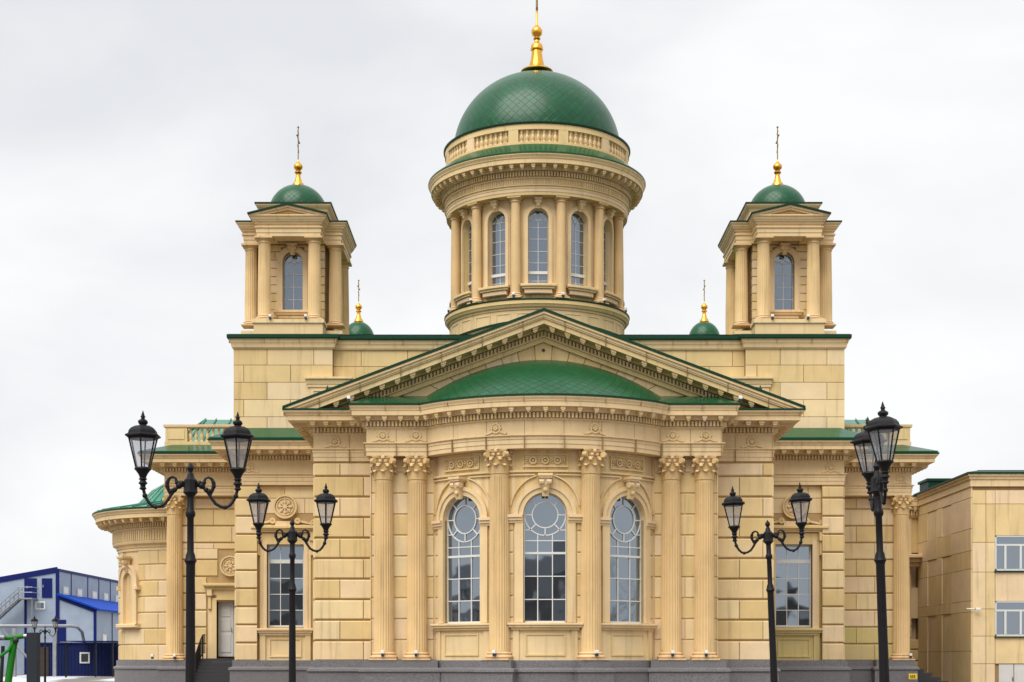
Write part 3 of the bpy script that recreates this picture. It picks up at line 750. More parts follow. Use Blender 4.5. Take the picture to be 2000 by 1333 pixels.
for k in range(12): st.box(-17.85, -15.2, YF+1.2-2.2-.3*k, YF+.68, 2.2-.185*(k+1), 2.2-.185*k-.004)
st.build('steps', M['steps'], CH)
for x in (-17.6, -15.35):
    r = MB(); n = 9; y0 = YF-.3
    top = [(x, y0+.6, 3.45), (x, y0, 3.42)]+[(x, y0-.5-.33*k, 3.2-.2*k) for k in range(n)]
    r.tube(top, .035, 6)
    r.tube([(p[0], p[1], p[2]-.95) for p in top], .025, 5)
    for k in range(1, len(top)):
        a, b = top[k-1], top[k]
        for t_ in (0, .34, .67): p = [a[i]+(b[i]-a[i])*t_ for i in range(3)]; r.tube([p, (p[0], p[1], p[2]-.95)], .014, 4)
    r.tube([top[-1], (top[-1][0], top[-1][1], top[-1][2]-1.25)], .04, 6); r.tube([top[1], (x, top[1][1], 2.1)], .04, 6)
    r.build('railing', M['iron'], CH)
# side steps at the right corner
st = MB()
for k in range(8): st.box(19.8, 20.6+.45*k, 83.6, 88, 1.85-.22*(k+1), 1.85-.22*k-.003*k)
st.build('steps', M['steps'], CH)

# ---- columns
def shaft_mesh(r0, r1, z0, z1, flutes=24, n=96):
    mb = MB(); H = z1-z0
    def mod(a, z):
        if not flutes: return 1
        t = (z-z0)/H
        if t < .015 or t > .985: return 1
        c = abs(sin(a*flutes/2)); return 1-.075*max(0, (c-.25)/.75)**.6
    pr = []
    for t in (0, .012, .02, .33, .66, .98, .988, 1): pr.append((r0+(r1-r0)*max(0, (t-.3)/.7)**1.2, z0+H*t))
    mb.lathe((0,0,0), pr, n if flutes else 28, mod=mod); return mb
def base_mesh(r, z0, h):
    mb = MB(); mb.box(-r*1.32, r*1.32, -r*1.32, r*1.32, z0, z0+h*.22)
    pr = [(r*1.3, z0+h*.22)]
    for i in range(7): a = -pi/2+pi*i/6; pr.append((r*1.22+cos(a)*h*.16, z0+h*.4+sin(a)*h*.16))
    pr += [(r*1.13, z0+h*.6), (r*1.11, z0+h*.7)]
    for i in range(5): a = -pi/2+pi*i/4; pr.append((r*1.08+cos(a)*h*.1, z0+h*.82+sin(a)*h*.1))
    pr += [(r*1.0, z0+h)]
    mb.lathe((0,0,0), pr, 32); return mb
def corinth(r, z0, h):
    mb = MB()
    mb.lathe((0,0,0), [(r, z0), (r*1.1, z0+.03), (r*1.1, z0+.07), (r*.98, z0+.09), (r*.97, z0+h*.5), (r*1.1, z0+h*.75), (r*1.3, z0+h*.87)], 24)
    def leaf(a, zs, hl, w, rr, curl):
        rows = []
        for t in (0, .25, .5, .7, .85, .95, 1.0):
            z = zs+hl*(sin(min(1, t*1.15)*pi/2) if t < .86 else (1.0-(t-.86)*1.6)); out = rr+.02+.05*t+curl*max(0, t-.45)**1.5*2.3
            ww = w*(.55+.75*sin(pi*min(1, t*.8+.12)))*(1 if t < .9 else .65)
            rows.append((z, out, ww))
        vs = []; fs = []
        for z, o_, ww in rows:
            for j, q in enumerate((-1, -.5, 0, .5, 1)):
                dd = o_-(.045 if abs(q) == 1 else (0.0 if abs(q) == .5 else -.02)); u = q*ww/2
                vs.append((dd*cos(a)-u*sin(a), dd*sin(a)+u*cos(a), z))
        m = len(vs)
        for z, o_, ww in rows:
            for j, q in enumerate((-1, -.5, 0, .5, 1)):
                dd = o_-.05-(.045 if abs(q) == 1 else 0); u = q*ww/2
                vs.append((dd*cos(a)-u*sin(a), dd*sin(a)+u*cos(a), z-.015))
        for i in range(len(rows)-1):
            for j in range(4):
                a_ = i*5+j; fs.append((a_, a_+1, a_+6, a_+5)); fs.append((m+a_, m+a_+5, m+a_+6, m+a_+1))
        for i in range(len(rows)-1):
            for j in (0, 4): a_ = i*5+j; fs.append((a_, a_+5, m+a_+5, m+a_))
        k = (len(rows)-1)*5
        for j in range(4): fs.append((k+j, k+j+1, m+k+j+1, m+k+j))
        mb.add(vs, fs)
    for k in range(8): leaf(2*pi*k/8, z0+.08, h*.34, r*.72, r*.98, r*.42)
    for k in range(8): leaf(2*pi*(k+.5)/8, z0+.08, h*.62, r*.72, r*.98, r*.5)
    for k in range(4):
        a = pi/4+k*pi/2; R = r*1.55; c = (R*cos(a), R*sin(a)); zc = z0+h*.79
        # corner volute: spiral discs either side of the diagonal and a stalk running up to it
        for dr, rad in ((0, h*.115),):
            pts = [(i_, 0) for i_ in range(1)]
            ring = [(rad*cos(2*pi*i/12), rad*sin(2*pi*i/12)) for i in range(12)]
            mb.prism(ring, lambda p: (c[0]+p[0]*cos(a)-.09*sin(a), c[1]+p[0]*sin(a)+.09*cos(a), zc+p[1]), lambda p: (c[0]+p[0]*cos(a)+.09*sin(a), c[1]+p[0]*sin(a)-.09*cos(a), zc+p[1]))
        mb.tube([(r*1.02*cos(a), r*1.02*sin(a), z0+h*.48), (r*1.15*cos(a), r*1.15*sin(a), z0+h*.68), (r*1.4*cos(a), r*1.4*sin(a), z0+h*.86), (R*cos(a), R*sin(a), z0+h*.89)], [.06, .06, .055, .05], 6)
        b = k*pi/2
        for q in (-1, 1):
            cc = (r*1.14*cos(b)-q*r*.28*sin(b), r*1.14*sin(b)+q*r*.28*cos(b)); mb.sphere((cc[0], cc[1], z0+h*.78), h*.085, 8)
        mb.sphere((r*1.25*cos(b), r*1.25*sin(b), z0+h*.92), h*.09, 8)
    ab_ = []
    for k in range(4):
        a = pi/4+k*pi/2; b = a+pi/2
        for t in (0.04, .2, .35, .5, .65, .8, .96):
            x = cos(a)+(cos(b)-cos(a))*t; y = sin(a)+(sin(b)-sin(a))*t
            s_ = 1-.2*(1-(2*t-1)**2); ab_.append((x*s_*r*1.78, y*s_*r*1.78))
    mb.prism(ab_, lambda p: (p[0], p[1], z0+h*.9), lambda p: (p[0], p[1], z0+h*.945))
    mb.prism(ab_, lambda p: (p[0]*1.05, p[1]*1.05, z0+h*.945), lambda p: (p[0]*1.05, p[1]*1.05, z0+h-.003))
    return mb
r = .44
base0 = None
def column_set(spots, name='column', mk=None):
    proto = None
    for (x, y, rz) in spots:
        if proto is None: c = mk(); proto = c
        else: c = copy_tree(proto, CH)
        c.location = (x, y, 0); c.rotation_euler = (0, 0, rz)
def mk_cor():
    c = shaft_mesh(.44, .385, 2.42, 9.76).build('column', M['shaft'], CH, smooth=30)
    base_mesh(.45, 2.104, .34).build('base', M['shaft'], c, smooth=40); corinth(.375, 9.76, 1.02).build('capital', M['shaft'], c, smooth=40)
    return c
sp = [(x, YB+.44, 0) for x in (-6.85, -5.43, 5.43, 6.85)]
for d in (-18.8, 18.8): th = radians(d); sp.append(((RE-.44)*sin(th), AC-(RE-.44)*cos(th), th))
sp += [(-19.25, YF+.46, 0), (19.25, YF+.46, 0)]
column_set(sp, mk=mk_cor)

# ---- pediment
pd = MB(); XT = 11.16; ZT = Z_C1+.08; ZA = 17.08; sl = (ZA-ZT)/XT
def rake(mb, t0, t1, p0, p1, xt=XT):
    """slanted beam between depths t0,t1 below the top line, from projection p0 to p1, both sides joined at the apex"""
    y0, y1 = YC-p0, YC-p1
    # the lower edge of a band is cut off where it meets the horizontal cornice (z = ZT)
    def xs_(t): return min(xt, (ZA-t-ZT)/sl) if t > 0 else xt
    a, b = xs_(t0), xs_(t1)
    za, zb_ = ZA-sl*a-t0, ZA-sl*b-t1
    for s in (-1, 1):
        pts = [(0, ZA-t0), (0, ZA-t1), (s*b, zb_), (s*a, za)]
        mb.prism(pts, lambda p: (p[0], y0, p[1]), lambda p: (p[0], y1, p[1]))
rake(pd, .0, .10, 0, 1.16); rake(pd, .10, .22, 0, 1.08); rake(pd, .22, .28, 0, 1.04); rake(pd, .28, .50, 0, .97)
rake(pd, .50, .62, 0, .36); rake(pd, .62, .86, 0, .05); rake(pd, .86, .92, 0, .24); rake(pd, .92, 1.12, 0, .13)
nd = 64
for s in (-1, 1):
    for k in range(nd):
        x = s*(.08+.155*k); z = ZA-sl*abs(x)-.86
        if z < ZT+.2: continue
        c = sl*.036*-s
        pd.prism([(x-.042, z+.2-c), (x+.042, z+.2+c), (x+.042, z+c), (x-.042, z-c)], lambda p: (p[0], YC-.05, p[1]), lambda p: (p[0], YC-.26, p[1]))
    for k in range(16):
        x = s*(.36+.66*k); z = ZA-sl*abs(x)-.5
        if z < ZT+.22: continue
        c = -s*sl
        for (w, ta, tb, pa, pb) in ((.115, 0, .1, .3, .9), (.095, .1, .17, .6, .86), (.055, .17, .22, .68, .82)):
            pd.prism([(x-w, z-ta-c*w), (x+w, z-ta+c*w), (x+w, z-tb+c*w), (x-w, z-tb-c*w)], lambda p: (p[0], YC-pa, p[1]), lambda p: (p[0], YC-pb, p[1]))
pd.build('pediment_cornice', M['trim'], CH)
pj = MB()
for s in (-1, 1):
    for k in range(6):
        x = s*(.9+1.75*k); z = ZA-sl*x*s
        pj.prism([(x-.012, z-.01), (x+.012, z-.01), (x+.012, z-.49), (x-.012, z-.49)], lambda p: (p[0], YC-.5, p[1]), lambda p: (p[0]-0, YC-(1.164 if p[1] > z-.1 else 1.0), p[1]))
weld(pj, 'pediment_cornice')
gr = MB()
for s in (-1, 1):
    pts = [(0, ZA+.004), (s*(XT+.05), ZT-.0), (s*(XT+.05), ZT+.1), (0, ZA+.12)]
    gr.prism(pts, lambda p: (p[0], YC-1.2, p[1]), lambda p: (p[0], 82.0, p[1]))
    gr.tube([(s*9.3, YC-1.0, ZA-sl*9.3+.05), (s*9.3, YC-1.0, ZA-sl*9.3+.32)], [.12, .01], 6)
gr.build('roof', M['greendark'], CH)
ty = MB(); ty.add([(-9.9, YC+.05, ZT-.3), (9.9, YC+.05, ZT-.3), (0, YC+.05, ZA-.6), (-9.9, 74, ZT-.3), (9.9, 74, ZT-.3), (0, 74, ZA-.6)], [(0,1,2), (3,5,4), (0,2,5,3), (1,4,5,2), (0,3,4,1)])
ty.build('tympanum', M['joint'], CH)
tb = MB(); zc = 10.2
angs = [-74, -61.5, -52, -44, -36, -28, -20, -12, -4, 4, 12, 20, 28, 36, 44, 52, 61.5, 74]
def outr(a):
    s_, c_ = abs(sin(a)), cos(a); return (ZA-.93-zc)/(c_+sl*s_)
for a0, a1 in zip(angs, angs[1:]):
    a0r, a1r = radians(a0)+.003, radians(a1)-.003
    o0, o1 = outr(a0r), outr(a1r); i0, i1 = 3.0, 3.0
    p = [(i0*sin(a0r), zc+i0*cos(a0r)), (o0*sin(a0r), zc+o0*cos(a0r)), (o1*sin(a1r), zc+o1*cos(a1r)), (i1*sin(a1r), zc+i1*cos(a1r))]
    if a0 < 0 < a1: p.insert(2, (0, ZA-.93))
    p = [(x, max(z, ZT-.2)) for x, z in p]
    tb.prism(p, lambda q: (q[0], YC+.055, q[1]), lambda q: (q[0], YC+.015, q[1]))
tb.build('tympanum_blocks', M['stone'], CH)
vt = MB(); vt.ring(local(0, YC+.015), 0, 15.62, .01, .07, 0, .03, n=12); vt.build('vent', M['black'], CH)

# ---- half dome of the apse, wing roofs
hd = MB(); Rr = RE+.66; n1, n2 = 72, 26; a_m = acos((AC-YC-.02)/Rr)
def dz(q): return max(0, 2.95*(1-q*q)-.36)
rows = []
for j in range(n2+1):
    row = []
    for i in range(n1+1):
        a = -pi/2+pi*i/n1; rr = Rr*(1-j/n2*.72)
        x, y = rr*sin(a), AC-rr*cos(a)
        yy = min(y, YC+.03)
        q = sqrt(x*x+(AC-yy)**2)/Rr
        row.append((x, yy, Z_C1+.06+dz(min(1, q))))
    rows.append(row)
base = 0
for row in rows: hd.v += row
V = [0]
for j in range(n2):
    ra, rb = Rr*(1-j/n2*.72), Rr*(1-(j+1)/n2*.72); V.append(V[-1]+sqrt((ra-rb)**2+(dz(ra/Rr)-dz(rb/Rr))**2)/((ra+rb)/2))
K = 76
for j in range(n2):
    for i in range(n1):
        a = j*(n1+1)+i
        hd.uv[len(hd.f)] = [(K*i/n1/2, V[j]*K/2/pi), (K*(i+1)/n1/2, V[j]*K/2/pi), (K*(i+1)/n1/2, V[j+1]*K/2/pi), (K*i/n1/2, V[j+1]*K/2/pi)]
        hd.f.append((a, a+1, a+n1+2, a+n1+1))
hd.build('half_dome', M['diamond'], CH, smooth=40)
wr = MB()
for s in (-1, 1):
    x0, x1 = s*4.3, s*8.22
    wr.add([(x0, 64.52, Z_C1+.1), (x1, 64.52, Z_C1+.1), (s*7.4, YC-.03, 13.62), (x0, YC-.03, 13.62), (x1, YC-.03, Z_C1+.05), (x0, YC-.03, Z_C1+.05), (x0, 64.52, Z_C1+.02), (x1, 64.52, Z_C1+.02)],
           [(0,1,2,3), (1,4,2), (0,3,5,6), (2,4,5,3), (0,6,7,1), (1,7,4), (4,7,6,5)])
wr.build('roof', M['green'], CH)
# small camera at the wing's inner roof corner
# ---- main block with tower bases
YD = 77.7; XD = 15.42; ZD0, ZD1, ZD2 = 13.0, 17.92, 18.42
mw = MB()
for s in (-1, 1):
    a, b = sorted((s*10.45, s*XD)); mw.box(a, b, YD+.05, 92, ZD0, ZD1+.3)
mw.box(-10.5, 10.5, YD+.45, 92, ZD0, ZD1+.3); mw.box(-XD+.3, XD-.3, 92, 113, 10, ZD1)
mw.build('wall', M['joint'], CH)
for s in (-1, 1):
    mbk = MB()
    a, b = sorted((s*10.45, s*(XD+.03)))
    blocks(mbk, local(0, YD+.05), a, b, 13.55, ZD1, h=.873, gh=.022, gv=.022, proj=.05, ch=.008, Lb=2.36, zb=13.55+.0)
    a, b = sorted((s*2.0, s*10.45)); blocks(mbk, local(0, YD+.45), a, b, 13.55, ZD1, h=.873, gh=.022, gv=.022, proj=.05, ch=.008, Lb=2.36, zb=13.55)
    blocks(mbk, local(s*XD, YD+7.1, s*pi/2), -7, 7, 13.55, ZD1, h=.873, gh=.022, gv=.022, proj=.05, ch=.008, Lb=2.36, zb=13.55)
    mbk.build('stone_blocks', M['stone'], CH)
pD = [(-XD, 92), (-XD, YD), (-10.45, YD), (-10.45, YD+.4), (10.45, YD+.4), (10.45, YD), (XD, YD), (XD, 92)]
e = MB(); e.sweep(pD, [(-.2, ZD1-.06), (.08, ZD1-.06), (.1, ZD1), (.12, ZD1), (.14, ZD1+.12), (.17, ZD1+.2), (.19, ZD1+.22), (.23, ZD1+.38), (.25, ZD1+.4), (.25, ZD2-.1), (-.2, ZD2-.1)]); e.build('cornice', M['trim'], CH)
e = MB(); seams(e, pD, 1.75, .17, .25, ZD1+.2, ZD2-.11); weld(e, 'cornice')
e = MB(); e.sweep(pD, [(-.5, ZD2-.096), (.31, ZD2-.096), (.33, ZD2-.04), (.33, ZD2+.1), (.25, ZD2+.14), (-.5, ZD2+.3)]); e.build('gutter', M['greendark'], CH)
n_ = 24; arcp = [(-4.2+8.4*i/n_, 19.32-.85*((-4.2+8.4*i/n_)/4.2)**2) for i in range(n_+1)]
e = MB(); e.strip(local(0, YD+.36), [(x, 18.3) for x, z in arcp], arcp, -3, 0); e.build('segmental_gable', M['trim'], CH)
e = MB(); e.strip(local(0, YD+.36), [(x, z+.004) for x, z in arcp], [(x, z+.1) for x, z in arcp], -3, .12); e.build('roof', M['greendark'], CH)
e = MB(); X_, z_ = XD-.3, ZD2+.2
e.add([(-X_, YD+.2, z_), (X_, YD+.2, z_), (X_, 113, z_), (-X_, 113, z_), (-5, 81.5, 19.35), (5, 81.5, 19.35), (5, 88, 19.35), (-5, 88, 19.35)], [(0,1,5,4), (1,2,6,5), (2,3,7,6), (3,0,4,7), (4,5,6,7)]); e.build('roof', M['green'], CH)
for s in (-1, 1):   # blind panels with hoods
    fn = local(s*10.62, YD+.02); t = MB()
    t.mbox(fn, -1.0, 1.0, -.3, .1, 14.0, 15.9, 0); t.mbox(fn, -1.08, 1.08, -.3, .16, 15.9, 16.06); t.mbox(fn, -1.14, 1.14, -.3, .2, 16.06, 16.14); t.mbox(fn, -1.2, 1.2, -.3, .32, 16.3, 16.4); t.mbox(fn, -1.1, 1.1, -.3, .22, 16.14, 16.3)
    t.mbox(fn, -.85, .85, .1, .14, 15.7, 15.78); 
    for q in (-1, 1): t.mbox(fn, min(q*.85, q*.78), max(q*.85, q*.78), .1, .14, 14.1, 15.7)
    t.build('blind_window_hood', M['trim'], CH)

# ---- drum and main dome
DY = 84.6
dw = MB(); Rd = 4.32; fd = cyl(0, DY, Rd); seg = Rd*radians(30)
for k in range(12):
    u = k*seg; arch_panel(dw, fd, u-seg/2, u+seg/2, 20.9, 26.25, u, .53, 21.72, 25.2, .42, nu=3, n=14)
dw.build('drum_wall', M['stone'], CH, smooth=30)
def drum_window(k):
    th = k*pi/6; fn = local((Rd-.36)*sin(th), DY-(Rd-.36)*cos(th), th); f = MB(); hw = .53; z0, zs = 21.72, 25.2
    arch_ring(f, fn, 0, hw-.035, hw+.02, z0, zs, -.03, .04, 14); f.mbox(fn, -hw, hw, -.03, .05, z0, z0+.06); f.mbox(fn, -hw, hw, -.03, .09, 22.35, 22.5)
    f.mbox(fn, -.014, .014, -.02, .03, 22.5, zs-.1)
    for z in (22.0, 22.95, 23.55, 24.2, 24.8, 25.2): f.mbox(fn, -hw, hw, -.02, .027, z-.012, z+.012)
    f.bar(fn, 0, zs-.12, -.3, zs+.4, .022, -.02, .03); f.bar(fn, 0, zs-.12, .3, zs+.4, .022, -.02, .03); f.bar(fn, -.45, zs-.0, 0, zs+.3, .02, -.02, .031); f.bar(fn, .45, zs-.0, 0, zs+.3, .02, -.02, .031)
    f.mbox(fn, -.014, .014, -.02, .03, z0, 22.35)
    w = f.build('window', M['white'], CH); pane_arch(fn, 0, hw, z0, zs, 0, 14).build('pane', M['glassd'], w)
    s_ = MB(); fo = local(Rd*sin(th), DY-Rd*cos(th), th); fc = cyl(0, DY, Rd); u = k*seg
    s_.mbox(fc, u-.85, u+.85, -.1, .5, 21.56, 21.7, .02, 6); s_.mbox(fc, u-.78, u+.78, 0, .42, 21.46, 21.56, 0, 6); s_.mbox(fc, u-.7, u+.7, 0, .34, 21.2, 21.46, .04, 6)
    s_.build('sill', M['trim'], w)
    s_ = MB(); arch_ring(s_, fc, u, hw, hw+.17, 21.7, zs, -.05, .1, 16); arch_ring(s_, fc, u, hw+.17, hw+.24, 21.7, zs, -.05, .05, 16)
    s_.build('arch_surround', M['trim'], CH)
    s_ = MB(); bracket(s_, fo, 0, 25.68, 26.2, .34, .05, .38); s_.build('keystone', M['trim'], CH)
for k in range(12):
    if k in (4, 5, 6, 7, 8): continue
    drum_window(k)
def mk_drum():
    c = shaft_mesh(.27, .235, 21.25, 25.95, 0).build('column', M['shaft'], CH, smooth=40)
    b = base_mesh(.28, 20.95, .3).build('base', M['shaft'], c, smooth=40)
    q = MB(); q.lathe((0,0,0), [(.235, 25.9), (.235, 25.96), (.29, 25.98), (.29, 26.02), (.25, 26.03), (.25, 26.08), (.34, 26.14), (.34, 26.16)], 20); q.box(-.36, .36, -.36, .36, 26.16, 26.235); q.build('capital', M['shaft'], c, smooth=40)
    return c
column_set([((Rd+.26)*sin(radians(15+30*k)), DY-(Rd+.26)*cos(radians(15+30*k)), radians(15+30*k)) for k in range(12)], mk=mk_drum)
circ = lambda R, n=96: [(R*sin(2*pi*i/n), DY-R*cos(2*pi*i/n)) for i in range(n)]
e = MB(); e.sweep(circ(4.97), entab_profile(26.24, 26.74, 27.08, -1.0), True); e.build('architrave', M['trim'], CH, smooth=25)
cornice(circ(5.0), 27.06, 28.1, .95, 'cornice', CH, closed=True, mod_sp=.52, den_sp=.15, back=-1.2, gut=False)
e = MB()
for (x, y, a) in along(circ(4.97), .13, True): e.mbox(local(x, y, a), -.035, .035, -.02, .04, 26.78, 27.05)
e.build('frieze_reeding', M['trim'], CH)
e = MB(); e.lathe((0, DY, 0), [(4.6, 28.104), (5.98, 28.104), (5.98, 28.17), (5.1, 28.84), (4.6, 28.9)], 96, cap=False); e.build('roof', M['green'], CH, smooth=30)
# drum pedestal
e = MB(); e.lathe((0, DY, 0), [(4.78, 18.0), (4.78, 20.3), (4.84, 20.34), (4.84, 20.42), (4.95, 20.46), (5.02, 20.58), (5.06, 20.6), (5.06, 20.78), (4.0, 20.8)], 96, cap=False)
fp = cyl(0, DY, 4.78)
for k in range(24):
    u = 4.78*radians(15*k+7.5); a = .5 if k % 2 else .42; z0, z1 = 19.55, 20.18
    e.mbox(fp, u-a, u+a, 0, .03, z0, z0+.05, 0, 3); e.mbox(fp, u-a, u+a, 0, .03, z1-.05, z1, 0, 3)
    for q in (-1, 1): e.mbox(fp, min(u+q*a, u+q*(a-.05)), max(u+q*a, u+q*(a-.05)), 0, .03, z0+.05, z1-.05)
e.build('drum_pedestal', M['trim'], CH, smooth=30)
e = MB(); e.lathe((0, DY, 0), [(4.0, 20.804), (5.1, 20.804), (5.1, 20.86), (4.0, 20.95)], 96, cap=False); e.build('gutter', M['greendark'], CH, smooth=30)
# balustrade under the dome
e = MB(); Rb = 5.0
for (z0, z1, o) in ((28.72, 28.98, .06), (29.62, 29.9, .06)):
    e.lathe((0, DY, 0), [(Rb-.3, z0), (Rb+o, z0), (Rb+o, z1), (Rb-.3, z1)], 96, cap=False)
fb = cyl(0, DY, Rb)
e.lathe((0, DY, 0), [(Rb-.34, 28.7), (Rb-.13, 28.7), (Rb-.13, 29.8), (Rb-.34, 29.8)], 72, cap=False)
for k in range(12):
    u = Rb*radians(30*k+15); e.mbox(fb, u-.26, u+.26, -.25, .05, 28.98, 29.62, 0, 3)
    for j in range(7):
        a = radians(30*k-10.2+3.4*j); e.lathe(((Rb-.08)*sin(a), DY-(Rb-.08)*cos(a), 28.98), [(.09, 0), (.09, .05), (.05, .09), (.105, .22), (.09, .32), (.05, .44), (.08, .5), (.08, .54), (.045, .56), (.09, .6), (.09, .64)], 8)
e.build('balustrade', M['trim'], CH, smooth=35)
e = MB(); e.lathe((0, DY, 0), [(4.4, 29.904), (5.12, 29.904), (5.14, 29.94), (5.14, 30.0), (4.5, 30.02)], 96, cap=False); e.build('gutter', M['greendark'], CH, smooth=30)
def dome(name, c, a, h, n, K, parent, m=None):
    mb = MB(); pr = [(a*cos(t), h*sin(t)) for t in [pi/2*i/28*.985 for i in range(29)]]
    mb.lathe(c, pr, n, uvk=K, cap=False); return mb.build(name, m or M['diamond'], parent, smooth=50)
dm = dome('dome', (0, DY, 29.95), 4.6, 4.3, 96, 60, CH)
def finial(c, prof, n, parent, name='finial'):
    mb = MB(); mb.lathe(c, prof, n); return mb.build(name, M['gold'], parent, smooth=50)
z = lambda y: 2.1+(1290-y)*.0282
pr = [(.86, z(143)), (.9, z(141.5)), (.86, z(139)), (.62, z(134.5)), (.42, z(131)), (.40, z(126)), (.34, z(118)), (.29, z(105)), (.28, z(101)), (.34, z(99.5)), (.36, z(97)), (.34, z(95)), (.33, z(92)), (.29, z(88)), (.17, z(84.5)), (.13, z(81)), (.13, z(79.5)), (.19, z(78)), (.21, z(76.5)), (.15, z(74.5)), (.16, z(72.5)), (.27, z(69)), (.31, z(64)), (.3, z(60)), (.2, z(54.5)), (.1, z(51)), (.06, z(49)), (.055, z(20))]
finial((0, DY, 0), pr, 24, dm)
def cross(c, s, parent, rz, t=.05):
    """three-bar cross; its plane is turned almost edge-on to the camera"""
    mb = MB(); d = (sin(rz), cos(rz))
    def bar(a0, z0, a1, z1, w):
        mb.tube([(c[0]+a0*d[0], c[1]+a0*d[1], c[2]+z0), (c[0]+a1*d[0], c[1]+a1*d[1], c[2]+z1)], w, 6)
    bar(0, 0, 0, s, t); bar(-.33*s, .66*s, .33*s, .66*s, t); bar(-.16*s, .84*s, .16*s, .84*s, t*.9); bar(-.19*s, .45*s, .19*s, .33*s, t*.9)
    for a, zz in ((0, s), (-.33*s, .66*s), (.33*s, .66*s)): mb.sphere((c[0]+a*d[0], c[1]+a*d[1], c[2]+zz), t*1.9, 8)
    return mb.build('cross', M['bronze'], parent, smooth=50)
cross((0, DY, z(22)), 3.6, dm, radians(4), .07)
e = MB(); e.lathe((0, DY, z(20.5)), [(.066, 0), (.066, .15)], 12); e.build('finial_band', M['black'], dm)

# floodlights
def floods(spots):
    pt = None
    for (x, y, zz, rz) in spots:
        if pt is None:
            q = MB(); fn = local(0, 0); q.mbox(fn, -.075, .075, -.09, .09, .03, .16, .015); pt = q.build('floodlight', M['flood'], CH)
            q = MB(); q.mbox(fn, -.05, .05, -.06, .08, -.08, .028); q.mbox(fn, -.02, .02, -.3, -.06, -.06, -.02); q.build('bracket', M['black'], pt); o = pt
        else: o = copy_tree(pt, CH)
        o.location = (x, y, zz); o.rotation_euler = (0, 0, rz)
fl = [(x, YB-.18, 2.35, 0) for x in (-6.85, -5.43, 5.43, 6.85)]
for d in (-18.8, 18.8): th = radians(d); fl.append(((RE+.2)*sin(th), AC-(RE+.2)*cos(th), 2.35, th))
for k in range(-3, 3): th = radians(15+30*k); fl.append((4.95*sin(th), DY-4.95*cos(th), 21.05, th))
fl += [(19.6, YF-.1, 2.3, 0), (-20.3, YF-.05, 2.25, 0), (-19.1, YF-.2, 2.25, 0), (8.24, 64.6, 13.05, 0), (-8.24, 64.6, 13.05, 0)]

